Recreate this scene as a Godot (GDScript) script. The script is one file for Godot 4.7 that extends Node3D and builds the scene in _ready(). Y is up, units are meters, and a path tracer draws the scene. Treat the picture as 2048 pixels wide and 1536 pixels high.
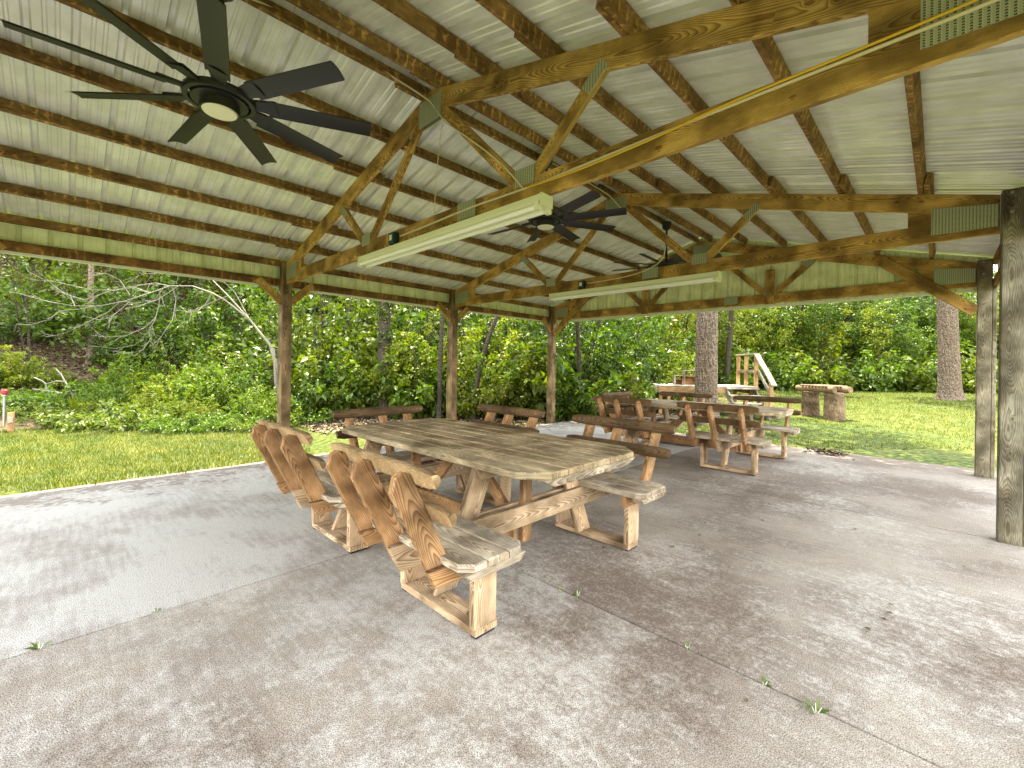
extends Node3D
# Open timber pavilion with picnic tables.  World: x runs along the trusses (left wall x = -6.75, right wall
# x = 0.41), -z runs along the ridge away from the camera, y up, metres.  The slab top is y = 0.
const FPX := 871.6
const CY := 731.7
const YAW := 0.7752
const ROLL := 0.0148
const EYE := 1.34
const RX := -3.17            # ridge
const RY := 3.72             # top of the top chords at the ridge
const SLOPE := 0.27
const WL := -6.747
const WR := 0.41
const TZ := [0.844, -2.199, -5.242, -8.285]
const PH := 0.098            # purlin height
var rng := RandomNumberGenerator.new()
var M := {}
var taken := {}
var noise := FastNoiseLite.new()

# ------------------------------------------------------------------ camera mathematics (pixel -> direction)
func ray(px: float, py: float) -> Vector3:
	var u := px - 1024.0
	var v := py - CY
	var a := u * cos(ROLL) + v * sin(ROLL)
	var b := -u * sin(ROLL) + v * cos(ROLL)
	var xx := a / FPX
	var aa := xx * sin(YAW) + cos(YAW)
	var bb := -xx * cos(YAW) + sin(YAW)
	return Vector3(-bb, -b / FPX, -aa)
func at(px: float, py: float, d: float) -> Vector3:
	return ray(px, py) * d + Vector3(0, EYE, 0)
func gp(px: float, d: float) -> Vector3:
	var p := at(px, 700, d)
	return Vector3(p.x, ground_y(p.x, p.z), p.z)
func hedge_z(x: float) -> float:          # far edge of the lawn
	return -24.0 - (x + 9.0) * 1.05
func ground_y(x: float, z: float) -> float:
	var y := -0.065
	y += 0.33 * smoothstep(9.0, 23.0, -z) * smoothstep(-11.0, -7.0, x)
	var t := maxf(0.0, -13.2 - x + 0.5 * sin(z * 0.35))
	y += 0.24 * t + 0.022 * t * minf(t, 12.0)
	var s := maxf(0.0, minf(-22.0, hedge_z(x)) - 3.0 - z + 0.8 * sin(x * 0.3))
	y += 0.16 * s * smoothstep(-14.0, -9.0, x)
	return y

# ------------------------------------------------------------------ node helpers
func numbered(called: String) -> String:
	if not taken.has(called):
		taken[called] = 0
		return called
	taken[called] += 1
	return "%s_%03d" % [called, taken[called]]
func tag(o: Node, label: String, category := "", group := "", kind := "") -> void:
	if label: o.set_meta("label", label)
	if category: o.set_meta("category", category)
	if group: o.set_meta("group", group)
	if kind: o.set_meta("kind", kind)
func thing(called: String, label: String, category: String, pos := Vector3.ZERO, turn := 0.0, group := "") -> Node3D:
	var o := Node3D.new()
	o.name = numbered(called)
	add_child(o)
	o.position = pos
	o.rotation.y = turn
	tag(o, label, category, group)
	return o
func sub(parent: Node3D, called: String, xf := Transform3D.IDENTITY) -> Node3D:
	var o := Node3D.new()
	o.name = called
	parent.add_child(o, true)
	o.transform = xf
	return o
func put(parent: Node3D, called: String, mesh: Mesh, mat: Material, xf := Transform3D.IDENTITY) -> MeshInstance3D:
	var o := MeshInstance3D.new()
	o.mesh = mesh
	o.material_override = mat
	if parent == self:
		o.name = numbered(called)
		add_child(o)
	else:
		o.name = called
		parent.add_child(o, true)
	o.transform = xf
	return o
func dup(o: Node3D, pos: Vector3, turn := 0.0, sc := 1.0, label := "") -> Node3D:
	var c: Node3D = o.duplicate()
	var base: String = String(o.name)
	c.name = numbered(base)
	add_child(c)
	c.position = pos
	c.rotation = Vector3(0, turn, 0)
	c.scale = Vector3.ONE * sc
	if label: c.set_meta("label", label)
	return c

# ------------------------------------------------------------------ mesh builder
class MB:
	var v := PackedVector3Array()
	var n := PackedVector3Array()
	var t := PackedVector2Array()
	var t2 := PackedVector2Array()
	var c := PackedColorArray()
	var i := PackedInt32Array()
	var col := Color.WHITE
	func vert(p: Vector3, nn: Vector3, uv: Vector2) -> int:
		v.append(p); n.append(nn); t.append(uv); c.append(col)
		return v.size() - 1
	func tri(a: int, b: int, d: int) -> void:      # wound so that the front runs clockwise for the normals given
		var f := (v[b] - v[a]).cross(v[d] - v[a])
		if f.dot(n[a] + n[b] + n[d]) > 0.0:
			i.append(a); i.append(d); i.append(b)
		else:
			i.append(a); i.append(b); i.append(d)
	func quad(p: Array, uv: Array, nn := Vector3.ZERO, out := Vector3.ZERO) -> void:
		var f: Vector3 = nn
		if nn == Vector3.ZERO:
			f = (p[1] - p[0]).cross(p[2] - p[0]).normalized()
			if f == Vector3.ZERO: f = (p[2] - p[0]).cross(p[3] - p[0]).normalized()
			if out != Vector3.ZERO and f.dot(out) < 0.0: f = -f
		var k := v.size()
		for q in 4: vert(p[q], f, uv[q])
		tri(k, k + 1, k + 2)
		tri(k, k + 2, k + 3)
	func box(a: Vector3, b: Vector3, s := 1.0) -> void:   # plain box, uv in metres / s
		var x0 := a.x; var y0 := a.y; var z0 := a.z; var x1 := b.x; var y1 := b.y; var z1 := b.z
		var P := [Vector3(x0,y0,z0),Vector3(x1,y0,z0),Vector3(x1,y1,z0),Vector3(x0,y1,z0),Vector3(x0,y0,z1),Vector3(x1,y0,z1),Vector3(x1,y1,z1),Vector3(x0,y1,z1)]
		for f in [[0,1,2,3,Vector3(0,0,-1)],[4,5,6,7,Vector3(0,0,1)],[0,4,7,3,Vector3(-1,0,0)],[1,5,6,2,Vector3(1,0,0)],[3,2,6,7,Vector3(0,1,0)],[0,1,5,4,Vector3(0,-1,0)]]:
			var uv := []
			for q in 4:
				var w: Vector3 = P[f[q]]
				var nn: Vector3 = f[4]
				uv.append(Vector2(w.x if absf(nn.x) < 0.5 else w.z, w.y if absf(nn.y) < 0.5 else w.z) / s)
			quad([P[f[0]], P[f[1]], P[f[2]], P[f[3]]], uv, f[4])
	func done() -> ArrayMesh:
		var a := []
		a.resize(Mesh.ARRAY_MAX)
		a[Mesh.ARRAY_VERTEX] = v
		a[Mesh.ARRAY_NORMAL] = n
		a[Mesh.ARRAY_TEX_UV] = t
		if t2.size() == v.size(): a[Mesh.ARRAY_TEX_UV2] = t2
		a[Mesh.ARRAY_COLOR] = c
		a[Mesh.ARRAY_INDEX] = i
		var m := ArrayMesh.new()
		m.add_surface_from_arrays(Mesh.PRIMITIVE_TRIANGLES, a)
		return m

# polygon in a plane pushed out along its normal; grain runs along dir; face texture taken from one strip of the wood image
func prism(poly: Array, depth: float, bevel := 0.004, dir := Vector2(1, 0), tint := Color.WHITE) -> ArrayMesh:
	var m := MB.new()
	m.col = tint
	dir = dir.normalized()
	var per := Vector2(-dir.y, dir.x)
	var ru := rng.randf()
	var k := rng.randi() % 6
	var k2 := rng.randi() % 6
	var lo := 1e9
	var hi := -1e9
	var area := 0.0
	for q in poly.size():
		var p: Vector2 = poly[q]
		var p2: Vector2 = poly[(q + 1) % poly.size()]
		area += p.x * p2.y - p2.x * p.y
		lo = minf(lo, p.dot(per)); hi = maxf(hi, p.dot(per))
	if area < 0.0:
		poly = poly.duplicate()
		poly.reverse()
	var mid := (lo + hi) / 2.0
	var wide := maxf(0.155, hi - lo)
	var fuv := func(p: Vector2) -> Vector2: return Vector2(p.dot(dir) / 2.0 + ru, (k + clampf((p.dot(per) - mid) / wide + 0.5, 0.02, 0.98)) / 6.0)
	var nv := poly.size()
	var inner := []
	for q in nv:
		var p: Vector2 = poly[q]
		var e0: Vector2 = (p - poly[(q + nv - 1) % nv]).normalized()
		var e1: Vector2 = (poly[(q + 1) % nv] - p).normalized()
		var n0 := Vector2(-e0.y, e0.x)
		var n1 := Vector2(-e1.y, e1.x)
		var bis := (n0 + n1)
		bis = bis / maxf(0.4, bis.length_squared()) * 2.0
		inner.append(p + bis * bevel)
	var h := depth / 2.0
	for s in [1.0, -1.0]:
		var base := m.v.size()
		for q in nv: m.vert(Vector3(inner[q].x, inner[q].y, s * h), Vector3(0, 0, s), fuv.call(inner[q]))
		var ix := Geometry2D.triangulate_polygon(PackedVector2Array(inner))
		for q in range(0, ix.size(), 3): m.tri(base + ix[q], base + ix[q + 1], base + ix[q + 2])
	for q in nv:
		var a: Vector2 = poly[q]
		var b: Vector2 = poly[(q + 1) % nv]
		var ia: Vector2 = inner[q]
		var ib: Vector2 = inner[(q + 1) % nv]
		var e := (b - a).normalized()
		var on := Vector3(e.y, -e.x, 0)
		var along := absf(e.dot(dir)) > 0.5
		for s in [1.0, -1.0]:
			m.quad([Vector3(a.x, a.y, s * (h - bevel)), Vector3(b.x, b.y, s * (h - bevel)), Vector3(ib.x, ib.y, s * h), Vector3(ia.x, ia.y, s * h)], [fuv.call(a), fuv.call(b), fuv.call(ib), fuv.call(ia)], Vector3.ZERO, on + Vector3(0, 0, s))
		var z1 := h - bevel
		var uvs := []
		for w in [[a, -z1], [b, -z1], [b, z1], [a, z1]]:
			var p: Vector2 = w[0]
			if along: uvs.append(Vector2(p.dot(dir) / 2.0 + ru, (k2 + clampf(0.5 + w[1] / 0.155, 0.02, 0.98)) / 6.0))
			else: uvs.append(Vector2(ru + w[1] * 0.7, (k + clampf((p.dot(per) - mid) / wide + 0.5, 0.02, 0.98)) / 6.0))
		m.quad([Vector3(a.x, a.y, -z1), Vector3(b.x, b.y, -z1), Vector3(b.x, b.y, z1), Vector3(a.x, a.y, z1)], uvs, Vector3.ZERO, on)
	return m.done()
func shade(mid := 1.0, spread := 0.12) -> Color:       # the tone of one board
	var k := mid * (1.0 + rng.randf_range(-spread, spread))
	var w := rng.randf_range(-0.04, 0.04)
	return Color(k * (1.0 + w), k, k * (1.0 - w))
# board along its own x; length l, height w (y), thickness t (z)
func board(parent: Node3D, called: String, p0: Vector3, p1: Vector3, w: float, t: float, up: Vector3, mat: Material, mid := 1.0, bevel := 0.004) -> MeshInstance3D:
	var l := p0.distance_to(p1)
	var x := (p1 - p0).normalized()
	var z := x.cross(up).normalized()
	var y := z.cross(x)
	var o := put(parent, called, prism([Vector2(-l / 2, -w / 2), Vector2(l / 2, -w / 2), Vector2(l / 2, w / 2), Vector2(-l / 2, w / 2)], t, bevel, Vector2(1, 0), shade(mid)), mat, Transform3D(Basis(x, y, z), (p0 + p1) / 2.0))
	return o
# polygon given in (z, y), pushed out along x from x0 to x1
func slab_x(parent: Node3D, called: String, poly: Array, x0: float, x1: float, mat: Material, dir: Vector2, mid := 1.0, bevel := 0.004) -> MeshInstance3D:
	var fl := []
	for p in poly: fl.append(Vector2(-p.x, p.y))
	var b := Basis(Vector3(0, 0, -1), Vector3(0, 1, 0), Vector3(1, 0, 0))
	return put(parent, called, prism(fl, absf(x1 - x0), bevel, Vector2(-dir.x, dir.y), shade(mid)), mat, Transform3D(b, Vector3((x0 + x1) / 2.0, 0, 0)))
# polygon given in (x, z), lying flat between y0 and y1
func slab_y(parent: Node3D, called: String, poly: Array, y0: float, y1: float, mat: Material, dir: Vector2, mid := 1.0, bevel := 0.004) -> MeshInstance3D:
	var fl := []
	for p in poly: fl.append(Vector2(p.x, -p.y))
	var b := Basis(Vector3(1, 0, 0), Vector3(0, 0, -1), Vector3(0, 1, 0))
	return put(parent, called, prism(fl, absf(y1 - y0), bevel, Vector2(dir.x, -dir.y), shade(mid)), mat, Transform3D(b, Vector3(0, (y0 + y1) / 2.0, 0)))
func slab_z(parent: Node3D, called: String, poly: Array, z0: float, z1: float, mat: Material, dir: Vector2, mid := 1.0, bevel := 0.004) -> MeshInstance3D:
	return put(parent, called, prism(poly, absf(z1 - z0), bevel, dir, shade(mid)), mat, Transform3D(Basis.IDENTITY, Vector3(0, 0, (z0 + z1) / 2.0)))
# round rod through points
func tube(m: MB, pts: Array, rad: Array, sides := 6, ru := 0.0, caps := true, squash := 1.0) -> void:
	var first := m.v.size()
	var ref := Vector3.UP
	var run := 0.0
	for q in pts.size():
		var d: Vector3 = (pts[mini(q + 1, pts.size() - 1)] - pts[maxi(q - 1, 0)]).normalized()
		if absf(d.dot(ref)) > 0.95: ref = Vector3(1, 0, 0.3).normalized()
		var a := d.cross(ref).normalized()
		var b := a.cross(d)
		ref = b
		if q > 0: run += (pts[q] as Vector3).distance_to(pts[q - 1])
		for s in sides + 1:
			var an := TAU * s / sides
			var nn := a * cos(an) + b * sin(an) * squash
			m.vert(pts[q] + nn * rad[q], (a * cos(an) * squash + b * sin(an)).normalized(), Vector2(run / 2.0 + ru, float(s) / sides))
	for q in pts.size() - 1:
		for s in sides:
			var k := first + q * (sides + 1) + s
			m.tri(k, k + 1, k + sides + 2)
			m.tri(k, k + sides + 2, k + sides + 1)
	if caps:
		for e in [0, pts.size() - 1]:
			var d: Vector3 = (pts[0] - pts[1]).normalized() if e == 0 else (pts[e] - pts[e - 1]).normalized()
			var c := m.vert(pts[e], d, Vector2(ru, 0.5))
			var k := m.v.size()
			for s in sides + 1: m.vert(m.v[first + e * (sides + 1) + s], d, Vector2(ru + 0.01, float(s) / sides))
			for s in sides: m.tri(c, k + s, k + s + 1)
func lathe(m: MB, prof: Array, sides := 24, axis_at := Vector3.ZERO) -> void:     # prof: (radius, y)
	for q in prof.size() - 1:
		var p: Vector2 = prof[q]
		var r: Vector2 = prof[q + 1]
		var e := (r - p)
		if e.length() < 1e-6: continue
		var nn := Vector2(e.y, -e.x).normalized()
		var k := m.v.size()
		for s in sides + 1:
			var an := TAU * s / sides
			var o := Vector3(cos(an), 0, sin(an))
			for w in [p, r]: m.vert(axis_at + o * w.x + Vector3(0, w.y, 0), (o * nn.x + Vector3(0, nn.y, 0)).normalized(), Vector2(float(s) / sides, w.y))
		for s in sides:
			m.tri(k + 2 * s, k + 2 * s + 1, k + 2 * s + 3)
			m.tri(k + 2 * s, k + 2 * s + 3, k + 2 * s + 2)

# ------------------------------------------------------------------ textures
func image_tex(w: int, h: int, data: PackedByteArray) -> ImageTexture:
	return ImageTexture.create_from_image(Image.create_from_data(w, h, false, Image.FORMAT_RGB8, data))
func noise_bytes(w: int, h: int, freq: float, sd: int, oct := 4, sx := 1.0) -> PackedByteArray:
	var f := FastNoiseLite.new()
	f.seed = sd
	f.noise_type = FastNoiseLite.TYPE_SIMPLEX_SMOOTH
	f.frequency = freq
	f.fractal_octaves = oct
	if sx != 1.0:
		var im := f.get_image(maxi(8, int(w / sx)), h)
		im.resize(w, h, Image.INTERPOLATE_CUBIC)
		im.convert(Image.FORMAT_L8)
		return im.get_data()
	var im2 := f.get_seamless_image(w, h)
	im2.convert(Image.FORMAT_L8)
	return im2.get_data()
func make_wood() -> void:
	var w := 1024
	var sh := 128
	var h := sh * 6
	var ring := PackedFloat32Array()
	ring.resize(w * h)
	var wob := noise_bytes(w, h, 0.012, 11, 3, 4.0)
	var fib := noise_bytes(w, h, 0.35, 12, 3, 14.0)
	var blo := noise_bytes(w, h, 0.008, 13, 4, 2.0)
	for k in 6:
		var yc := rng.randf_range(0.03, 0.13)
		var za := rng.randf_range(0.035, 0.075)
		var zb := rng.randf_range(0.016, 0.030)
		var zc := rng.randf_range(0.004, 0.012)
		var f1 := rng.randf() * TAU
		var f2 := rng.randf() * TAU
		var sp := rng.randf_range(0.0042, 0.0060)
		var kn := []
		for q in 2: kn.append(Vector3(rng.randf(), rng.randf_range(0.03, 0.13), rng.randf_range(0.008, 0.014)))
		for x in w:
			var fx := float(x) / w
			var z0 := za + zb * sin(TAU * fx + f1) + zc * sin(TAU * 3.0 * fx + f2)
			var yy := yc + 0.008 * sin(TAU * fx * 2.0 + f2)
			for y in sh:
				var id := (k * sh + y) * w + x
				var fy := 0.16 * y / sh
				var r := sqrt((fy - yy) * (fy - yy) + z0 * z0) + (wob[id] / 255.0 - 0.5) * 0.006
				var dark := 0.0
				for q in kn:
					var dx: float = absf(fx - q.x)
					dx = minf(dx, 1.0 - dx) * 2.0
					if dx < 0.2:
						var dd: float = dx * dx * 0.3 + (fy - q.y) * (fy - q.y)
						r += 0.014 * exp(-dd / (2.2 * q.z * q.z))
						if dd < q.z * q.z * 0.8: dark = 0.75
				var t := r / sp
				t -= floorf(t)
				t = t * t * (1.0 if t < 0.86 else (1.0 - t) / 0.14)
				ring[id] = maxf(t, dark)
	# bytes: fresh (strong grain), grey weathered, height
	var fresh := PackedByteArray(); fresh.resize(w * h * 3)
	var grey := PackedByteArray(); grey.resize(w * h * 3)
	var hgt := PackedByteArray(); hgt.resize(w * h)
	for id in w * h:
		var t := ring[id]
		var f := fib[id] / 255.0
		var b := blo[id] / 255.0
		var s := (0.80 + 0.24 * f) * (0.80 + 0.32 * b)
		var j := id * 3
		fresh[j] = int(clampf(255.0 * s * (1.0 - 0.42 * t), 0, 255))
		fresh[j + 1] = int(clampf(248.0 * s * (1.0 - 0.54 * t), 0, 255))
		fresh[j + 2] = int(clampf(240.0 * s * (1.0 - 0.62 * t), 0, 255))
		var g := (0.62 + 0.46 * f) * (0.80 + 0.32 * b)
		grey[j] = int(clampf(255.0 * g * (1.0 - 0.38 * t), 0, 255))
		grey[j + 1] = int(clampf(250.0 * g * (1.0 - 0.42 * t), 0, 255))
		grey[j + 2] = int(clampf(244.0 * g * (1.0 - 0.46 * t), 0, 255))
		hgt[id] = int(clampf(255.0 * (0.35 + 0.35 * f + 0.3 * t), 0, 255))
	M.tex_fresh = image_tex(w, h, fresh)
	M.tex_grey = image_tex(w, h, grey)
	M.tex_woodh = ImageTexture.create_from_image(Image.create_from_data(w, h, false, Image.FORMAT_L8, hgt))
	# purlins: dark stain broken by paler drip streaks across the board
	var pb := PackedByteArray(); pb.resize(w * h * 3)
	var st := noise_bytes(w, h, 0.02, 17, 3)
	for y in h:
		for x in w:
			var id := y * w + x
			var ph := float(x) / w * 26.0 + (st[id] / 255.0 - 0.5) * 0.55 + 0.5 * sin(x * 0.013)
			var c := absf(ph - roundf(ph))
			var streak := smoothstep(0.20, 0.04, c) * smoothstep(0.25, 0.8, blo[id] / 255.0)
			var s := (0.72 + 0.3 * fib[id] / 255.0) * (0.80 + 0.35 * st[id] / 255.0) * (1.0 - 0.25 * ring[id])
			var j := id * 3
			pb[j] = int(clampf(176.0 * s + 75.0 * streak, 0, 255))
			pb[j + 1] = int(clampf(162.0 * s + 70.0 * streak, 0, 255))
			pb[j + 2] = int(clampf(150.0 * s + 60.0 * streak, 0, 255))
	M.tex_purlin = image_tex(w, h, pb)
func noise_tex(freq: float, sd: int, lo: Color, hi: Color, size := 512, oct := 4, p0 := 0.25, p1 := 0.75) -> NoiseTexture2D:
	var f := FastNoiseLite.new()
	f.seed = sd
	f.frequency = freq
	f.fractal_octaves = oct
	f.noise_type = FastNoiseLite.TYPE_SIMPLEX_SMOOTH
	var t := NoiseTexture2D.new()
	t.width = size
	t.height = size
	t.seamless = true
	t.noise = f
	var g := Gradient.new()
	g.offsets = PackedFloat32Array([p0, p1])
	g.colors = PackedColorArray([lo, hi])
	t.color_ramp = g
	return t
func wood(tex: Texture2D, col: Color, rough := 0.75, bump := 0.12) -> StandardMaterial3D:
	var m := StandardMaterial3D.new()
	m.albedo_texture = tex
	m.albedo_color = col
	m.vertex_color_use_as_albedo = true
	m.roughness = rough
	m.metallic_specular = 0.35
	m.heightmap_enabled = true
	m.heightmap_texture = M.tex_woodh
	m.heightmap_scale = bump
	m.detail_enabled = true
	m.detail_blend_mode = BaseMaterial3D.BLEND_MODE_MUL
	m.detail_albedo = M.blotch
	m.detail_uv_layer = BaseMaterial3D.DETAIL_UV_2
	m.uv2_triplanar = true
	m.uv2_world_triplanar = true
	m.uv2_scale = Vector3(0.7, 0.7, 0.7)
	return m
func flat(col: Color, rough := 0.6, metal := 0.0, spec := 0.5) -> StandardMaterial3D:
	var m := StandardMaterial3D.new()
	m.albedo_color = col
	m.roughness = rough
	m.metallic = metal
	m.metallic_specular = spec
	return m
func noisy(tex: Texture2D, col: Color, scale: float, rough := 0.9, bump_tex: Texture2D = null, bump := 0.0, vc := false) -> StandardMaterial3D:
	var m := StandardMaterial3D.new()
	m.albedo_texture = tex
	m.albedo_color = col
	m.roughness = rough
	m.metallic_specular = 0.3
	m.uv1_triplanar = true
	m.uv1_world_triplanar = true
	m.uv1_scale = Vector3.ONE * scale
	m.vertex_color_use_as_albedo = vc
	if bump_tex:
		m.heightmap_enabled = true
		m.heightmap_texture = bump_tex
		m.heightmap_scale = bump
	return m
func leafy(col: Color, back: Color, rough := 0.42) -> StandardMaterial3D:
	var m := StandardMaterial3D.new()
	m.albedo_color = col
	m.vertex_color_use_as_albedo = true
	m.roughness = rough
	m.metallic_specular = 0.45
	m.backlight_enabled = true
	m.backlight = back
	m.cull_mode = BaseMaterial3D.CULL_DISABLED
	return m
func make_floor_texture() -> void:
	var w := 1024
	var h := 1408                                       # 8 m by 11 m
	var a := noise_bytes(w, h, 0.006, 31, 5)
	var b := noise_bytes(w, h, 0.022, 32, 5)
	var c := noise_bytes(w, h, 0.09, 33, 4)
	var d := noise_bytes(w, h, 0.0032, 34, 4)
	var f := noise_bytes(w, h, 0.30, 35, 2)
	var sw := noise_bytes(w, h, 0.16, 36, 3, 9.0)
	var o := PackedByteArray(); o.resize(w * h * 3)
	for y in h:
		var z := 1.95 - 11.0 * y / h                    # row -> world z
		var bay := 0.26 if z < -5.25 else (0.16 if z < -2.09 else 0.06)
		for x in w:
			var wx := -6.6 + 8.0 * x / w                  # column -> world x
			var id := y * w + x
			var n1 := a[id] / 255.0 - 0.5
			var n2 := b[id] / 255.0 - 0.5
			var n3 := c[id] / 255.0 - 0.5
			var n4 := d[id] / 255.0
			var n5 := f[id] / 255.0 - 0.5
			var n6 := sw[id] / 255.0 - 0.5              # float and broom marks across the pour
			# poured bays differ: the left ones are cleaner, the right ones browner with pale worn patches
			var left := 1.0 if wx < -2.955 else 0.0
			if z > -2.09 and left < 0.5: left = 0.55 * smoothstep(-0.8, -2.8, wx + n2 * 1.8 + n3 * 0.8)
			var dirt_shade := clampf(0.46 + bay + n1 * 1.0 + n2 * 0.5 + n3 * 0.7 + n5 * 0.9 + n6 * 0.35, 0.0, 1.0)
			var dl := clampf(0.11 + n1 * 0.7 + n2 * 0.35 + n3 * 0.25 + n5 * 0.30 + n6 * 0.40, 0.0, 1.0)
			dl = maxf(dl, smoothstep(-5.7, -6.4, wx + n2 * 1.2 + n3 * 1.0) * 0.75)     # mud splashed along the lawn edge
			dirt_shade = lerpf(dirt_shade, dl, left)
			if z < -8.1: dirt_shade = maxf(dirt_shade, smoothstep(-8.1, -8.4, z + n2 * 0.5 + n3 * 0.3) * (0.85 + n5 * 0.3))     # brown far edge, darkened in place of tree shade
			var r := lerpf(0.765, 0.480, dirt_shade)
			var g := lerpf(0.735, 0.420, dirt_shade)
			var bl := lerpf(0.695, 0.375, dirt_shade)
			r = lerpf(r, r * 0.985, left); bl = lerpf(bl, bl * 1.02, left)     # the left pour is a cooler cement
			# pale lime bloom and chips of pale stone
			var pale := smoothstep(0.50, 0.80, n4 + n2 * 0.5 + n3 * 0.3 + n5 * 0.25) * (1.0 - left) * 0.55
			if n5 > 0.24 and n3 > 0.02: pale = maxf(pale, 0.55)
			r = lerpf(r, 0.735, pale); g = lerpf(g, 0.69, pale); bl = lerpf(bl, 0.635, pale)
			var j := id * 3
			o[j] = int(clampf(r * 255.0, 0, 255)); o[j + 1] = int(clampf(g * 255.0, 0, 255)); o[j + 2] = int(clampf(bl * 255.0, 0, 255))
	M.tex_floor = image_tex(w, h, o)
func make_plate_texture() -> void:      # pressed truss plate: columns of punched teeth
	var w := 256
	var im := Image.create(w, w, false, Image.FORMAT_RGB8)
	var hm := Image.create(w, w, false, Image.FORMAT_L8)
	im.fill(Color(0.80, 0.80, 0.80))
	hm.fill(Color(0.7, 0.7, 0.7))
	for cx in 8:
		for cy in 16:
			var r := Rect2i(cx * 32 + 7, cy * 16 + (8 if cx % 2 else 0) + 3, 12, 8)
			im.fill_rect(r, Color(0.30, 0.27, 0.22))
			hm.fill_rect(r, Color(0.1, 0.1, 0.1))
			hm.fill_rect(Rect2i(cx * 32 + 19, r.position.y, 6, 8), Color(1, 1, 1))
			im.fill_rect(Rect2i(cx * 32 + 19, r.position.y, 6, 8), Color(0.95, 0.95, 0.95))
	M.tex_plate = ImageTexture.create_from_image(im)
	M.tex_plateh = ImageTexture.create_from_image(hm)
func make_materials() -> void:
	M.blotch = noise_tex(0.006, 5, Color(0.66, 0.64, 0.60), Color(1, 1, 1), 512, 4, 0.2, 0.7)
	make_wood()
	make_floor_texture()
	make_plate_texture()
	M.bench = wood(M.tex_fresh, Color(0.78, 0.63, 0.455), 0.7, 0.12)
	M.bench_pale = wood(M.tex_fresh, Color(0.88, 0.79, 0.66), 0.8, 0.14)
	M.bench_grey = wood(M.tex_grey, Color(0.93, 0.87, 0.78), 0.85, 0.16)
	M.top = wood(M.tex_grey, Color(0.89, 0.81, 0.66), 0.8, 0.16)
	M.rail = wood(M.tex_grey, Color(0.55, 0.45, 0.32), 0.8, 0.2)
	M.rail_pale = wood(M.tex_grey, Color(0.86, 0.73, 0.55), 0.8, 0.2)
	M.truss = wood(M.tex_fresh, Color(0.91, 0.77, 0.45), 0.7, 0.08)
	M.purlin = wood(M.tex_purlin, Color(1.0, 0.85, 0.56), 0.8, 0.1)
	M.post = wood(M.tex_fresh, Color(0.64, 0.57, 0.43), 0.8, 0.1)
	M.post_grey = wood(M.tex_grey, Color(0.72, 0.69, 0.60), 0.85, 0.14)
	M.header = wood(M.tex_purlin, Color(1.0, 0.82, 0.52), 0.8, 0.1)
	M.deck = wood(M.tex_fresh, Color(0.86, 0.72, 0.52), 0.75, 0.1)
	M.deck_sunlit = wood(M.tex_grey, Color(0.90, 0.88, 0.82), 0.8, 0.1)  # sunlight on tops and left sides, painted as a paler wood tone
	M.log = wood(M.tex_grey, Color(0.66, 0.57, 0.46), 0.9, 0.3)
	var roofn := noise_tex(0.01, 41, Color(0.90, 0.90, 0.88), Color(1, 1, 1), 512, 4)
	M.roof = noisy(roofn, Color(0.91, 0.91, 0.905), 0.5, 0.22)
	M.roof.metallic_specular = 0.7
	M.roof.metallic = 0.10
	M.siding = noisy(roofn, Color(0.90, 0.92, 0.74), 0.6, 0.4)
	M.siding.metallic_specular = 0.5
	M.trim = flat(Color(0.85, 0.86, 0.78), 0.5)
	M.plate = StandardMaterial3D.new()
	M.plate.albedo_texture = M.tex_plate
	M.plate.albedo_color = Color(0.78, 0.80, 0.66)
	M.plate.metallic = 0.25
	M.plate.roughness = 0.5
	M.plate.heightmap_enabled = true
	M.plate.heightmap_texture = M.tex_plateh
	M.plate.heightmap_scale = 0.2
	var grain := noise_tex(0.09, 51, Color(0.60, 0.58, 0.56), Color(1, 1, 1), 1024, 4, 0.2, 0.62)
	var graint := noise_tex(0.09, 51, Color(0, 0, 0), Color(1, 1, 1), 1024, 5, 0.2, 0.8)
	M.floor = noisy(grain, Color(1, 1, 1), 1.6, 0.86, graint, 0.12)
	M.floor.detail_enabled = true
	M.floor.detail_blend_mode = BaseMaterial3D.BLEND_MODE_MUL
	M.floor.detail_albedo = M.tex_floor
	M.floor.detail_uv_layer = BaseMaterial3D.DETAIL_UV_2
	M.floor_edge = noisy(grain, Color(0.48, 0.44, 0.40), 1.1, 0.9, graint, 0.5)
	M.gap = flat(Color(0.13, 0.11, 0.10), 1.0)
	M.fan = flat(Color(0.10, 0.095, 0.09), 0.42)
	M.fan_light = flat(Color(0.90, 0.88, 0.78), 0.35)
	M.enamel = flat(Color(0.86, 0.87, 0.72), 0.35)
	M.tube = flat(Color(0.93, 0.94, 0.88), 0.2)
	M.black = flat(Color(0.05, 0.05, 0.05), 0.6)
	M.green_box = flat(Color(0.06, 0.23, 0.24), 0.45)
	M.white = flat(Color(0.88, 0.87, 0.82), 0.5)
	M.cable = flat(Color(0.80, 0.76, 0.62), 0.5)
	M.yellow = flat(Color(0.82, 0.66, 0.12), 0.5)
	M.steel = flat(Color(0.62, 0.62, 0.60), 0.4, 0.8)
	M.red = flat(Color(0.55, 0.12, 0.12), 0.5)
	M.drybranch = noisy(noise_tex(0.05, 61, Color(0.75, 0.75, 0.75), Color(1, 1, 1), 256), Color(0.58, 0.54, 0.49), 2.0, 0.85)
	var barkt := noise_tex(0.03, 62, Color(0.50, 0.48, 0.46), Color(1, 1, 1), 512, 5)
	M.bark = noisy(barkt, Color(0.56, 0.49, 0.42), 1.2, 0.95, barkt, 0.8)
	M.bark_dark = noisy(barkt, Color(0.33, 0.29, 0.25), 1.2, 0.95, barkt, 0.8)
	M.leaf_a = leafy(Color(1, 1, 1), Color(0.88, 0.93, 0.20), 0.42)
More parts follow.
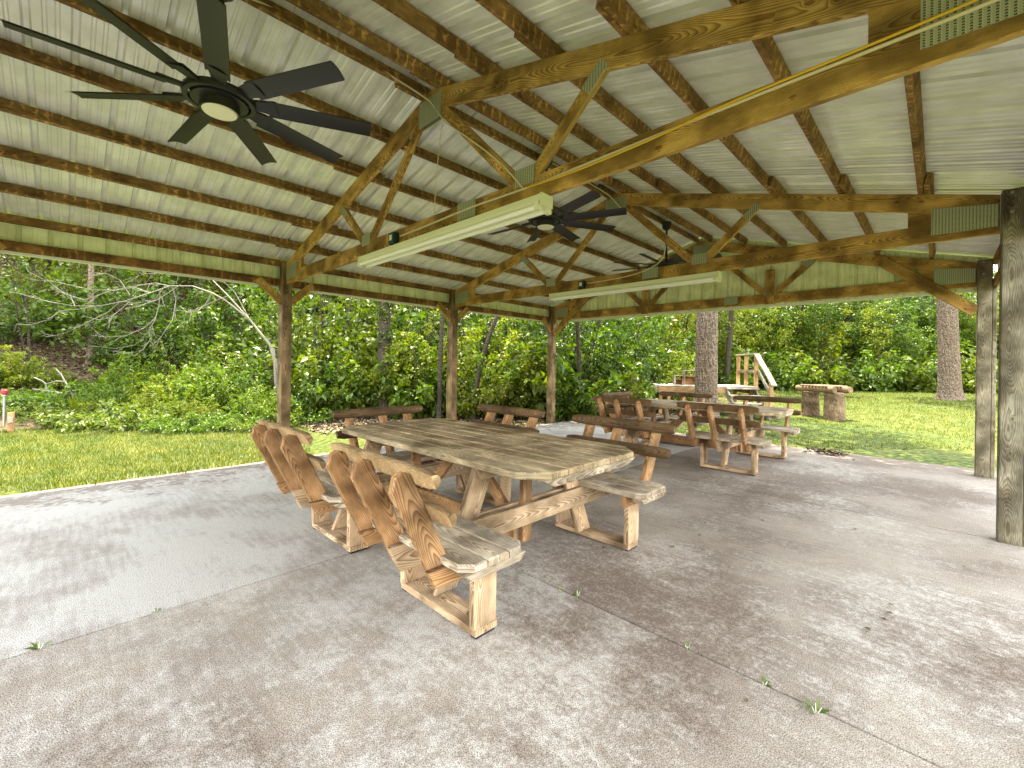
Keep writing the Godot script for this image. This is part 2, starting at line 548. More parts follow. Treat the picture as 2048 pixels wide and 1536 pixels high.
	M.leaf_y = leafy(Color(1, 1, 1), Color(0.95, 0.96, 0.16), 0.5)
	M.leaf_d = leafy(Color(1, 1, 1), Color(0.78, 0.85, 0.22), 0.45)
	M.grass = leafy(Color(1, 1, 1), Color(0.82, 0.84, 0.12), 0.6)
	M.litter = noisy(noise_tex(0.02, 63, Color(0.70, 0.70, 0.70), Color(1, 1, 1), 256), Color(1, 1, 1), 2.0, 0.85, null, 0.0, true)
	var gt := noise_tex(0.03, 64, Color(0.62, 0.62, 0.62), Color(1, 1, 1), 512, 5)
	M.ground = noisy(gt, Color(1, 1, 1), 0.6, 0.95, gt, 2.0, true)

# ------------------------------------------------------------------ pavilion
func roof_y(x: float) -> float:
	return RY - SLOPE * absf(x - RX)
func rib_profile(width: float) -> Array:       # (along, height) of ribbed sheet metal, pitch 0.229
	var p := []
	var pitch := width / 4.0
	for k in 4:
		var o := k * pitch
		p += [Vector2(o, 0.0), Vector2(o + 0.012, 0.030), Vector2(o + 0.038, 0.030), Vector2(o + 0.05, 0.0)]
		for q in 2:
			var c := o + 0.05 + (pitch - 0.05) * (q + 1) / 3.0
			p += [Vector2(c - 0.014, 0.0), Vector2(c - 0.006, 0.007), Vector2(c + 0.006, 0.007), Vector2(c + 0.014, 0.0)]
	p += [Vector2(width, 0.002), Vector2(width + 0.011, 0.033), Vector2(width + 0.039, 0.033), Vector2(width + 0.049, 0.004)]
	return p
func roof_sheet(sd: int) -> ArrayMesh:   # local x = down the slope 0..1 scaled by length, local z = width, y = up
	var m := MB.new()
	var prof := rib_profile(0.914)
	var rows := 12
	var l := 4.07
	var f := FastNoiseLite.new()
	f.seed = sd
	f.frequency = 0.9
	for q in prof.size() - 1:
		var a: Vector2 = prof[q]
		var b: Vector2 = prof[q + 1]
		var nn := Vector3(0, b.x - a.x, -(b.y - a.y)).normalized()
		var k := m.v.size()
		for r in rows + 1:
			var x := l * r / rows
			for w in [a, b]:
				var y: float = w.y + 0.0012 * f.get_noise_2d(x * 1.6, w.x * 3.0) * (1.0 if w.y < 0.01 else 0.4)
				m.vert(Vector3(x, y, w.x), nn, Vector2(x, w.x))
		for r in rows:
			m.tri(k + 2 * r, k + 2 * r + 1, k + 2 * r + 3)
			m.tri(k + 2 * r, k + 2 * r + 3, k + 2 * r + 2)
	return m.done()
func wall_sheet(tops: Callable, y0: float) -> ArrayMesh:   # vertical ribs; local x along the wall, +z outward
	var m := MB.new()
	var prof := rib_profile(0.914)
	for q in prof.size() - 1:
		var a: Vector2 = prof[q]
		var b: Vector2 = prof[q + 1]
		var nn := Vector3(-(b.y - a.y), 0, b.x - a.x).normalized()
		m.quad([Vector3(a.x, y0, a.y), Vector3(b.x, y0, b.y), Vector3(b.x, maxf(y0 + 0.01, tops.call(b.x)), b.y), Vector3(a.x, maxf(y0 + 0.01, tops.call(a.x)), a.y)], [a, b, b, a], nn)
	return m.done()
func plate(parent: Node3D, poly: Array, z: float, t := 0.047) -> void:
	var m := MB.new()
	for s in [-1.0, 1.0]:
		var k := m.v.size()
		for p in poly: m.vert(Vector3(p.x, p.y, z + s * t / 2.0), Vector3(0, 0, s), Vector2(p.x, p.y) / 0.16)
		for q in poly.size() - 2: m.tri(k, k + q + 1, k + q + 2)
	for q in poly.size():
		var a: Vector2 = poly[q]
		var b: Vector2 = poly[(q + 1) % poly.size()]
		for s in [-1.0, 1.0]:
			var z1: float = z + s * t / 2.0
			var z2: float = z + s * 0.018
			m.quad([Vector3(a.x, a.y, z1), Vector3(b.x, b.y, z1), Vector3(b.x, b.y, z2), Vector3(a.x, a.y, z2)], [Vector2.ZERO, Vector2.ZERO, Vector2.ZERO, Vector2.ZERO])
	put(parent, "gusset_plate", m.done(), M.plate)
func truss(pav: Node3D, z: float, gable: bool) -> void:
	var t := sub(pav, "truss")
	var x0 := WL + 0.068
	var x1 := WR - 0.072
	var d := 0.165
	var yb := 2.462
	var yt := 2.618
	for s in [-1.0, 1.0]:
		var xe: float = x0 if s < 0 else x1
		var dir := Vector2(s, -SLOPE)
		slab_z(t, "top_chord", [Vector2(RX + s * 0.001, roof_y(RX)), Vector2(xe, roof_y(xe)), Vector2(xe, roof_y(xe) - d), Vector2(RX + s * 0.001, roof_y(RX) - d)], z - 0.0195, z + 0.0195, M.truss, dir, 1.0)
		# wedge block between the chords at the heel
		var xh: float = xe - s * 0.12
		var xf: float = xe - s * 0.55
		slab_z(t, "heel_block", [Vector2(xh, yt + 0.0005), Vector2(xf, yt + 0.0005), Vector2(xf, roof_y(xf) - d - 0.0005), Vector2(xh, roof_y(xh) - d - 0.0005)], z - 0.0185, z + 0.0185, M.truss, Vector2(1, 0), 0.95, 0.001)
		plate(t, [Vector2(xe - s * 0.01, 2.52), Vector2(xe - s * 0.40, 2.52), Vector2(xe - s * 0.40, 2.75), Vector2(xe - s * 0.01, 2.70)], z)
		# webs
		var xb: float = RX + s * 1.13
		var pb := Vector2(xb + s * 0.05, yt - 0.01)
		var pt := Vector2(RX + s * 1.74, roof_y(RX + s * 1.74) - d + 0.03)
		web(t, pb, pt, z)
		var pr := Vector2(RX + s * 0.10, roof_y(RX) - d - 0.0)
		web(t, Vector2(xb - s * 0.07, yt - 0.01), pr, z)
		plate(t, [Vector2(xb - 0.09, 2.58), Vector2(xb + 0.09, 2.58), Vector2(xb + 0.09, 2.70), Vector2(xb - 0.09, 2.70)], z)
		var e := (pt - pb).normalized()
		var n := Vector2(-e.y, e.x)
		plate(t, [pt - e * 0.16 - n * 0.04, pt - e * 0.16 + n * 0.04, pt + e * 0.02 + n * 0.04, pt + e * 0.02 - n * 0.04], z)
		if gable:
			slab_z(t, "vertical_post", [Vector2(xb - 0.07, yb - 0.02), Vector2(xb + 0.07, yb - 0.02), Vector2(xb + 0.07, 3.02), Vector2(xb - 0.07, 3.02)], z + 0.022, z + 0.06, M.truss, Vector2(0, 1), 0.95)
	slab_z(t, "bottom_chord", [Vector2(x0, yb), Vector2(-2.665, yb), Vector2(-2.665, yt), Vector2(x0, yt)], z - 0.019, z + 0.019, M.truss, Vector2(1, 0), 1.0)
	slab_z(t, "bottom_chord", [Vector2(-2.663, yb), Vector2(x1, yb), Vector2(x1, yt), Vector2(-2.663, yt)], z - 0.019, z + 0.019, M.truss, Vector2(1, 0), 0.92)
	plate(t, [Vector2(-2.77, 2.49), Vector2(-2.55, 2.49), Vector2(-2.55, 2.625), Vector2(-2.77, 2.625)], z)
	plate(t, [Vector2(RX - 0.17, 3.44), Vector2(RX + 0.15, 3.44), Vector2(RX + 0.15, 3.655), Vector2(RX - 0.17, 3.655)], z)
func web(t: Node3D, a: Vector2, b: Vector2, z: float) -> void:
	var e := (b - a).normalized()
	var n := Vector2(-e.y, e.x) * 0.044
	slab_z(t, "web", [a - n, b - n, b + n, a + n], z - 0.0175, z + 0.0175, M.truss, e, 1.02)
func build_pavilion() -> void:
	var pav := thing("pavilion", "open timber picnic pavilion with ribbed white metal roof on square posts", "pavilion")
	var ztop := 2.86
	# posts
	for k in 4:
		var z: float = TZ[k]
		for s in [-1.0, 1.0]:
			var x: float = WL if s < 0 else WR
			var hw := 0.066
			var top := roof_y(x - s * hw) + 0.02 if s > 0 else roof_y(x + hw) + 0.02
			var grey: bool = s > 0.0
			var po := slab_z(pav, "post", [Vector2(x - hw, -0.12), Vector2(x + hw, -0.12), Vector2(x + hw, top), Vector2(x - hw, top)], z - hw, z + hw, M.post_grey if grey else M.post, Vector2(0, 1), 1.0, 0.008)
			if k == 2 and s > 0: tag(po, "weathered grey post with knots and two bolt heads")
			# planks nailed to the post's outer and truss sides up to the truss
			if s < 0: board(pav, "post_plank", Vector3(x - 0.088, -0.1, z), Vector3(x - 0.088, 2.44, z), 0.13, 0.038, Vector3(0, 0, 1), M.post, 1.15)
			else: board(pav, "post_plank", Vector3(x + 0.088, -0.1, z), Vector3(x + 0.088, 2.44, z), 0.13, 0.038, Vector3(0, 0, 1), M.post_grey, 1.1)
			# knee braces in the plane of the eave wall
			for q in [-1.0, 1.0]:
				if s > 0 or (k == 0 and q > 0) or (k == 3 and q < 0): continue
				var b := board(pav, "knee_brace", Vector3(x, 2.20, z + q * 0.05), Vector3(x, 2.50, z + q * 0.37), 0.10, 0.04, Vector3(0, 1, 0), M.truss, 0.95)
			if k == 3:      # long braces in the gable plane
				board(pav, "gable_brace", Vector3(x - s * 0.07, 2.13, z + 0.044), Vector3(x - s * 1.09, 2.99, z + 0.044), 0.14, 0.036, Vector3(0, 1, 0), M.truss, 0.9)
			for by in [2.76, 2.61]:
				if s > 0:
					var bm := MB.new()
					lathe(bm, [Vector2(0.0, 0.006), Vector2(0.009, 0.005), Vector2(0.013, 0.0)], 10)
					put(pav, "bolt", bm.done(), M.steel, Transform3D(Basis(Vector3(1, 0, 0), Vector3(0, 0, 1), Vector3(0, -1, 0)), Vector3(x - 0.012, by, z + hw)))
	for k in 4: truss(pav, TZ[k], k == 3)
	# eave headers and girts, in lengths from post to post
	for s in [-1.0, 1.0]:
		var x: float = (WL if s < 0 else WR) + s * 0.088
		for k in 3:
			var za: float = TZ[k] - 0.01
			var zb: float = TZ[k + 1] + 0.01
			board(pav, "header", Vector3(x, 2.498, za + 0.002), Vector3(x, 2.498, zb - 0.018), 0.102, 0.036, Vector3(0, 1, 0), M.header, 1.0)
			board(pav, "eave_girt", Vector3(x, 2.775, za + 0.002), Vector3(x, 2.775, zb - 0.018), 0.09, 0.036, Vector3(0, 1, 0), M.header, 0.95)
		var xs: float = x + s * 0.022
		var sheets := 10
		var top: float = roof_y(xs) + PH - 0.02
		for k in sheets:
			var o := put(pav, "siding_panel", wall_sheet(func(_a): return top, 2.435), M.siding)
			var zz: float = 0.80 - 0.914 * (k + 1)
			o.transform = Transform3D(Basis(Vector3(0, 0, 1), Vector3(0, 1, 0), Vector3(-1, 0, 0)), Vector3(xs, 0, zz)) if s < 0 else Transform3D(Basis(Vector3(0, 0, -1), Vector3(0, 1, 0), Vector3(1, 0, 0)), Vector3(xs, 0, zz + 0.914))
		board(pav, "drip_trim", Vector3(xs + s * 0.004, 2.432, 0.86), Vector3(xs + s * 0.004, 2.432, -8.33), 0.035, 0.03, Vector3(0, 1, 0), M.trim, 1.0)
	# gable siding
	for k in 8:
		var xa := -6.875 + 0.914 * k
		var o := put(pav, "siding_panel", wall_sheet(func(a): return roof_y(xa + a) + PH - 0.012, 2.435), M.siding, Transform3D(Basis(Vector3(1, 0, 0), Vector3(0, 1, 0), Vector3(0, 0, -1)), Vector3(xa, 0, -8.318)))
		put(pav, "siding_panel", wall_sheet(func(a): return roof_y(xa + a) + PH - 0.012, 2.435), M.siding, Transform3D(Basis.IDENTITY, Vector3(xa, 0, 0.88)))  # near gable siding, out of view, added to cut light from behind
	board(pav, "drip_trim", Vector3(-6.86, 2.425, -8.34), Vector3(0.52, 2.425, -8.34), 0.05, 0.03, Vector3(0, 1, 0), M.trim, 1.0)
	# purlins, lapped beside one another at every truss
	var px := [-3.29, -3.90, -4.50, -5.10, -5.70, -6.28, -3.05, -2.46, -1.86, -1.26, -0.67, -0.10]
	for x in px:
		var s := signf(x - RX)
		var tilt := Vector3(s * SLOPE, 1, 0).normalized()
		for k in 3:
			var zs: float = TZ[k] + 0.28
			var ze: float = TZ[k + 1] - 0.28
			if k == 2: ze = -8.31
			if k == 0: zs = 1.1
			var xx: float = x + (0.021 if k % 2 == 0 else -0.021)
			var y := roof_y(xx) + PH / 2.0 / tilt.y + 0.001
			board(pav, "purlin", Vector3(xx, y, zs), Vector3(xx, y, ze), PH - 0.002, 0.038, tilt, M.purlin, 1.18)
	# roof sheets
	var vars := [roof_sheet(1), roof_sheet(2), roof_sheet(3)]
	var an := atan(SLOPE)
	for s in [-1.0, 1.0]:
		for k in 11:
			var z: float = 1.15 - 0.914 * (k + 1)
			var dn := Vector3(s * cos(an), -sin(an), 0)
			var up := Vector3(s * sin(an), cos(an), 0)
			var bz := dn.cross(up)
			var org := Vector3(RX + s * 0.002, RY + PH / cos(an) + 0.004, z if bz.z > 0 else z + 0.914)
			put(pav, "roof_panel", vars[(k * 2 + (1 if s > 0 else 0)) % 3], M.roof, Transform3D(Basis(dn, up, bz), org))
	# ridge cap
	slab_z(pav, "ridge_cap", [Vector2(RX - 0.25, RY + PH - 0.03), Vector2(RX, RY + PH + 0.04), Vector2(RX + 0.25, RY + PH - 0.03), Vector2(RX + 0.25, RY + PH - 0.022), Vector2(RX, RY + PH + 0.048), Vector2(RX - 0.25, RY + PH - 0.022)], -8.9, 1.15, M.roof, Vector2(1, 0), 1.0, 0.0005)

# ------------------------------------------------------------------ picnic tables
func log_rail(parent: Node3D, c: Vector3, l: float, tilt: float, mat: Material, hgt := 0.088, thick := 0.052) -> void:
	# slab of a round pole: flat against the uprights, rounded in front, chamfered ends; local x along
	var m := MB.new()
	m.col = shade(1.0, 0.15)
	var ru := rng.randf()
	var seg := 14
	var ns := 10
	var ph := rng.randf() * 10.0
	for q in seg + 1:
		var f := float(q) / seg
		var x := (f - 0.5) * l
		var e := minf(f, 1.0 - f) * l
		var k := 0.72 + 0.28 * smoothstep(0.0, 0.03, e)
		k *= 1.0 + 0.05 * noise.get_noise_2d(x * 40.0 + ph, 3.0)
		for s in ns + 1:
			var a := -PI / 2.0 + PI * s / ns
			var y := hgt / 2.0 * k * sin(a)
			var z := thick * k * cos(a) * (1.0 + 0.10 * noise.get_noise_2d(x * 60.0 + ph, s * 25.0))
			m.vert(Vector3(x, y, -z), Vector3(0, sin(a), -cos(a)), Vector2(x / 2.0 + ru, 0.02 + 0.15 * s / ns))
	for q in seg:
		for s in ns:
			var k := q * (ns + 1) + s
			m.tri(k, k + 1, k + ns + 2)
			m.tri(k, k + ns + 2, k + ns + 1)
	for e in [0, seg]:      # ends and the flat back
		var k := m.v.size()
		var nn := Vector3(-1 if e == 0 else 1, 0, 0)
		for s in ns + 1: m.vert(m.v[e * (ns + 1) + s], nn, Vector2(ru + 0.005 * s, 0.4))
		for s in ns - 1: m.tri(k, k + s + 1, k + s + 2)
	for q in seg:
		var a := q * (ns + 1)
		var b := (q + 1) * (ns + 1)
		m.quad([m.v[a], m.v[b], m.v[b + ns], m.v[a + ns]], [Vector2(0, 0.5), Vector2(0.1, 0.5), Vector2(0.1, 0.6), Vector2(0, 0.6)], Vector3(0, 0, 1))
	put(parent, "rail", m.done(), mat, Transform3D(Basis(Vector3(1, 0, 0), tilt), c))
func bench(parent: Node3D, xf: Transform3D, sz: float, mid_block: bool, pale: bool) -> void:
	var b := sub(parent, "bench", xf)
	var Z := func(pts: Array) -> Array:
		var r := []
		for p in pts: r.append(Vector2(p.x * sz, p.y))
		return r
	var lw: StandardMaterial3D = M.bench_pale
	# runner on two rubber pads, legs at its ends
	slab_y(b, "runner", [Vector2(-0.335, 0.655 * sz), Vector2(0.335, 0.655 * sz), Vector2(0.335, 0.80 * sz), Vector2(-0.335, 0.80 * sz)], 0.012, 0.05, lw, Vector2(1, 0), 1.05)
	for s in [-1.0, 1.0]:
		slab_y(b, "rubber_foot", [Vector2(s * 0.315 - 0.018, 0.67 * sz), Vector2(s * 0.315 + 0.018, 0.67 * sz), Vector2(s * 0.315 + 0.018, 0.795 * sz), Vector2(s * 0.315 - 0.018, 0.795 * sz)], 0.0, 0.0115, M.black, Vector2(1, 0))
		var lx: float = 0.294 if s > 0 else -0.336
		slab_x(b, "leg", Z.call([Vector2(0.66, 0.0505), Vector2(0.808, 0.0505), Vector2(0.808, 0.334), Vector2(0.66, 0.334)]), lx, lx + 0.042, lw, Vector2(0, 1), 1.0)
	# seat planks
	for k in 3:
		var z0 := 0.585 + 0.137 * k
		var z1 := z0 + 0.131
		var c := 0.055
		var poly := [Vector2(-0.48, z0), Vector2(0.48, z0), Vector2(0.48, z1), Vector2(-0.48, z1)]
		if k == 0: poly = [Vector2(-0.48 + c, z0), Vector2(0.48 - c, z0), Vector2(0.48, z0 + c), Vector2(0.48, z1), Vector2(-0.48, z1), Vector2(-0.48, z0 + c)]
		if k == 2: poly = [Vector2(-0.48, z0), Vector2(0.48, z0), Vector2(0.48, z1 - c), Vector2(0.48 - c, z1), Vector2(-0.48 + c, z1), Vector2(-0.48, z1 - c)]
		slab_y(b, "seat_plank", Z.call(poly).map(func(p): return Vector2(p.x / sz, p.y * sz)), 0.42, 0.46, M.bench_grey, Vector2(1, 0), 1.0, 0.007)
	for s in [-1.0, 1.0]:
		slab_x(b, "seat_cleat", Z.call([Vector2(0.63, 0.382), Vector2(0.94, 0.382), Vector2(0.985, 0.4195), Vector2(0.59, 0.4195)]), s * 0.43 - 0.042, s * 0.43 + 0.042, M.bench_grey, Vector2(1, 0), 1.08)
		var bx: float = 0.300 if s > 0 else -0.340
		slab_x(b, "bearer", Z.call([Vector2(0.61, 0.335), Vector2(1.035, 0.335), Vector2(1.078, 0.4195), Vector2(0.61, 0.4195)]), bx + 0.001, bx + 0.039, M.bench, Vector2(1, 0), 1.05)
	if mid_block:
		slab_x(b, "bearer", Z.call([Vector2(0.61, 0.335), Vector2(1.035, 0.335), Vector2(1.078, 0.4195), Vector2(0.61, 0.4195)]), -0.054, -0.016, M.bench, Vector2(1, 0), 1.05)
	# uprights, leaning back, heads clipped
	var d := Vector2(0.443, 0.8965)
	var w := Vector2(-0.8965, 0.443)
	var o := Vector2(1.01, 0.315)
	var up := []
	for p in [[0.0, 0.003], [0.53, 0.003], [0.585, 0.045], [0.585, 0.085], [0.555, 0.116], [0.0, 0.116]]: up.append(o + d * p[0] + w * p[1])
	for ux in [0.260, -0.096, -0.380]:
		slab_x(b, "upright", Z.call(up), ux + 0.001, ux + 0.039, M.bench, d * Vector2(sz, 1), 1.0, 0.006)
	# two rails of slabbed pole
	var tilt := atan2(0.443, 0.8965)
	for p in [0.545, 0.345]:
		var q: Vector2 = o + d * p + w * 0.1165
		var holder := sub(b, "rail_holder") if false else b
		if sz > 0: log_rail(holder, Vector3(-0.03, q.y, q.x), 0.98, tilt, M.rail_pale if pale else M.rail)
		else: log_rail_back(holder, Vector3(-0.03, q.y, -q.x), 0.98, tilt, M.rail)
func log_rail_back(parent: Node3D, c: Vector3, l: float, tilt: float, mat: Material) -> void:
	log_rail(parent, c, l, tilt, mat)
	var o: Node3D = parent.get_child(parent.get_child_count() - 1)
	o.transform = Transform3D(Basis(Vector3.UP, PI) * Basis(Vector3(1, 0, 0), tilt), c)
func picnic_table(pos: Vector3, label: String) -> void:
	var t := thing("picnic_table", label, "picnic table", pos, 0.0, "")
	# top planks
	for k in 8:
		var z0 := -0.562 + 0.1412 * k
		var z1 := z0 + 0.1325
		var L := 1.165
		var c := 0.14
		var poly := [Vector2(-L, z0), Vector2(L, z0), Vector2(L, z1), Vector2(-L, z1)]
		if k == 0: poly = [Vector2(-L + c, z0), Vector2(L - c, z0), Vector2(L, z1), Vector2(-L, z1)]
		if k == 7: poly = [Vector2(-L, z0), Vector2(L, z0), Vector2(L - c, z1), Vector2(-L + c, z1)]
		slab_y(t, "top_plank", poly, 0.745, 0.785, M.top, Vector2(1, 0), 1.0, 0.006)
	for s in [-1.0, 1.0]:
		slab_x(t, "end_cleat", [Vector2(-0.38, 0.70), Vector2(0.38, 0.70), Vector2(0.47, 0.7445), Vector2(-0.47, 0.7445)], s * 1.11 - 0.045, s * 1.11 + 0.045, M.bench_grey, Vector2(1, 0), 1.05)
	for s in [0.67, -0.67]:
		# pair of cross beams clasping the slanted legs
		slab_x(t, "cross_beam", [Vector2(-1.0, 0.282), Vector2(1.0, 0.282), Vector2(1.068, 0.4195), Vector2(-1.068, 0.4195)], s - 0.054, s - 0.016, M.bench_pale, Vector2(1, 0), 0.98)
		slab_x(t, "cross_beam", [Vector2(-0.86, 0.282), Vector2(0.86, 0.282), Vector2(0.90, 0.4195), Vector2(-0.90, 0.4195)], s - 0.134, s - 0.097, M.bench_pale, Vector2(1, 0), 0.92)
		for q in [-1.0, 1.0]:
			var poly := [Vector2(0.60, 0.051), Vector2(0.752, 0.051), Vector2(0.455, 0.744), Vector2(0.303, 0.744)]
			slab_x(t, "slanted_leg", poly.map(func(p): return Vector2(p.x * q, p.y)), s - 0.0945, s - 0.0555, M.bench_pale, Vector2(-0.297 * q, 0.693), 0.95)
		slab_x(t, "top_cleat", [Vector2(-0.46, 0.655), Vector2(0.46, 0.655), Vector2(0.50, 0.7445), Vector2(-0.50, 0.7445)], s - 0.054, s - 0.016, M.bench_pale, Vector2(1, 0), 0.9)
		slab_x(t, "centre_post", [Vector2(-0.045, 0.15), Vector2(0.045, 0.15), Vector2(0.045, 0.744), Vector2(-0.045, 0.744)], s - 0.0945, s - 0.0555, M.bench, Vector2(0, 1), 0.8)
		for q in [-1.0, 1.0]:
			bench(t, Transform3D(Basis.IDENTITY, Vector3(s, 0, 0)), q, false, q > 0 and pos.z > -4.0)
	# lengthwise stretcher out to the end bench
	board(t, "stretcher", Vector3(0.57, 0.215, 0.066), Vector3(-1.31, 0.215, 0.066), 0.13, 0.038, Vector3(0, 1, 0), M.bench, 0.98)
	board(t, "diagonal_strut", Vector3(0.52, 0.24, 0.02), Vector3(0.0, 0.735, 0.02), 0.085, 0.038, Vector3(0, 1, 0), M.bench, 0.9)
	board(t, "diagonal_strut", Vector3(-0.56, 0.24, 0.02), Vector3(-0.06, 0.735, 0.02), 0.085, 0.038, Vector3(0, 1, 0), M.bench, 0.9)
	bench(t, Transform3D(Basis(Vector3.UP, -PI / 2.0), Vector3(-0.30, 0, 0)), 1.0, true, false)

# ------------------------------------------------------------------ fittings
func ceiling_fan(pos: Vector3, ang: float, label: String) -> void:
	var top := roof_y(RX) - 0.03 - pos.y
	var f := thing("ceiling_fan", label, "ceiling fan", pos, 0.0, "black ceiling fans along the ridge")
	var m := MB.new()
	lathe(m, [Vector2(0.0, top - 0.12), Vector2(0.03, top - 0.12), Vector2(0.065, top - 0.09), Vector2(0.075, top), Vector2(0.0, top)], 24)
	put(f, "canopy", m.done(), M.fan)
	m = MB.new()
	lathe(m, [Vector2(0.016, 0.06), Vector2(0.016, top - 0.11)], 12)
	put(f, "downrod", m.done(), M.fan)
	m = MB.new()
	lathe(m, [Vector2(0.0, -0.055), Vector2(0.10, -0.055), Vector2(0.105, -0.03), Vector2(0.15, -0.025), Vector2(0.155, 0.03), Vector2(0.11, 0.05), Vector2(0.05, 0.075), Vector2(0.02, 0.11), Vector2(0.0, 0.11)], 32)
	var mo := put(f, "motor", m.done(), M.fan)
	m = MB.new()
	lathe(m, [Vector2(0.165, -0.02), Vector2(0.19, -0.02), Vector2(0.195, 0.0), Vector2(0.19, 0.02), Vector2(0.165, 0.02), Vector2(0.165, -0.02)], 36)
	put(mo, "blade_ring", m.done(), M.fan)
	m = MB.new()
	lathe(m, [Vector2(0.0, -0.088), Vector2(0.088, -0.086), Vector2(0.094, -0.078), Vector2(0.095, -0.056)], 32)
	put(f, "light_disc", m.done(), M.fan_light)
	m = MB.new()
	lathe(m, [Vector2(0.0945, -0.079), Vector2(0.104, -0.080), Vector2(0.108, -0.054)], 32)
	put(f, "light_rim", m.done(), M.fan)
	# one blade, cambered and pitched, on a wide iron
	var bm := MB.new()
	var nx := 6
	for q in nx:
		for s in [1.0, -1.0]:
			var k := bm.v.size()
			for e in [0, 1]:
				for w in [0.26, 0.88]:
					var c := float(q + e) / nx - 0.5
					var wd := 0.125 if w < 0.5 else 0.118
					var y: float = 0.012 - 0.05 * c * c + s * 0.003
					bm.vert(Vector3(w, y, c * wd), Vector3(0, s, 0.3 * c * s).normalized(), Vector2(w, c))
			bm.tri(k, k + 1, k + 3)
			bm.tri(k, k + 3, k + 2)
	var bl := bm.done()
	var im := MB.new()
	var iron := [[0.14, 0.05], [0.20, 0.075], [0.30, 0.105], [0.31, 0.10]]
	for q in iron.size() - 1:
		for s in [1.0, -1.0]:
			im.quad([Vector3(iron[q][0], s * 0.009 + 0.009, -iron[q][1] / 2), Vector3(iron[q + 1][0], s * 0.009 + 0.009, -iron[q + 1][1] / 2), Vector3(iron[q + 1][0], s * 0.009 + 0.009, iron[q + 1][1] / 2), Vector3(iron[q][0], s * 0.009 + 0.009, iron[q][1] / 2)], [Vector2.ZERO, Vector2.ZERO, Vector2.ZERO, Vector2.ZERO], Vector3(0, s, 0))
			im.quad([Vector3(iron[q][0], 0.0, s * iron[q][1] / 2), Vector3(iron[q + 1][0], 0.0, s * iron[q + 1][1] / 2), Vector3(iron[q + 1][0], 0.018, s * iron[q + 1][1] / 2), Vector3(iron[q][0], 0.018, s * iron[q][1] / 2)], [Vector2.ZERO, Vector2.ZERO, Vector2.ZERO, Vector2.ZERO], Vector3.ZERO, Vector3(0, 0, s))
	var ib := im.done()
	for k in 9:
		var bas := Basis(Vector3.UP, deg_to_rad(ang + 40.0 * k)) * Basis(Vector3(1, 0, 0), deg_to_rad(-16))
		var o := put(f, "blade", bl, M.fan, Transform3D(bas, Vector3.ZERO))
		put(o, "blade_iron", ib, M.fan)
func strip_light(x0: float, x1: float, y: float, z: float, label: String) -> void:
	var f := thing("fluorescent_fixture", label, "light fixture", Vector3((x0 + x1) / 2.0, y, z), 0.0, "strip lights under the roof trusses")
	var l := (x1 - x0) / 2.0
	put(f, "housing", prism([Vector2(-0.052, 0.0), Vector2(-0.030, -0.030), Vector2(0.030, -0.030), Vector2(0.052, 0.0), Vector2(0.052, 0.042), Vector2(-0.052, 0.042)], l * 2.0, 0.002), M.enamel, Transform3D(Basis(Vector3.UP, PI / 2.0), Vector3.ZERO))
	for s in [-1.0, 1.0]:
		var m := MB.new()
		tube(m, [Vector3(-l + 0.05, -0.036, s * 0.048), Vector3(l - 0.05, -0.036, s * 0.048)], [0.019, 0.019], 14)
		var tu := put(f, "tube", m.done(), M.tube)
		for e in [-1.0, 1.0]:
			var hm := MB.new()
			hm.box(Vector3(e * (l - 0.03) - 0.018, -0.062, s * 0.048 - 0.02), Vector3(e * (l - 0.03) + 0.018, -0.008, s * 0.048 + 0.02))
			put(tu, "lamp_holder", hm.done(), M.enamel)
	for e in [-1.0, 1.0]:
		var em := MB.new()
		em.box(Vector3(e * l - 0.006, -0.034, -0.058), Vector3(e * l + 0.006, 0.046, 0.058))
		put(f, "end_cap", em.done(), M.enamel)
	for x in [-0.6, 0.6]:
		var hm := MB.new()
		hm.box(Vector3(x * l - 0.012, 0.042, -0.02), Vector3(x * l + 0.012, 0.052, 0.02))
		put(f, "mounting_clip", hm.done(), M.enamel)
func wire(called: String, pts: Array, r: float, mat: Material, label: String, cat: String) -> void:
	var c := Curve3D.new()
	for q in pts.size():
		var a: Vector3 = pts[maxi(q - 1, 0)]
		var b: Vector3 = pts[mini(q + 1, pts.size() - 1)]
		var tan_ := (b - a) / 6.0
		c.add_point(pts[q], -tan_, tan_)
	var l := c.get_baked_length()
	var out := []
	var rad := []
	var n := int(l / 0.06) + 2
	for q in n:
		out.append(c.sample_baked(l * q / (n - 1)))
		rad.append(r)
	var m := MB.new()
	tube(m, out, rad, 6)
	tag(put(self, called, m.done(), mat), label, cat)
func outlet_box(pos: Vector3, label: String) -> void:
	var f := thing("outlet_box", label, "outlet box", pos, 0.0, "green outlet boxes on the trusses")
	put(f, "box", prism([Vector2(-0.045, -0.055), Vector2(0.045, -0.055), Vector2(0.045, 0.055), Vector2(-0.045, 0.055)], 0.06, 0.005), M.green_box)
	var m := MB.new()
	m.box(Vector3(-0.02, -0.02, 0.03), Vector3(0.02, 0.03, 0.034))
	put(f, "socket", m.done(), M.white)
	m = MB.new()
	lathe(m, [Vector2(0.0, -0.085), Vector2(0.013, -0.082), Vector2(0.013, -0.056)], 12, Vector3(0, 0, 0.01))
	put(f, "plug", m.done(), M.black)

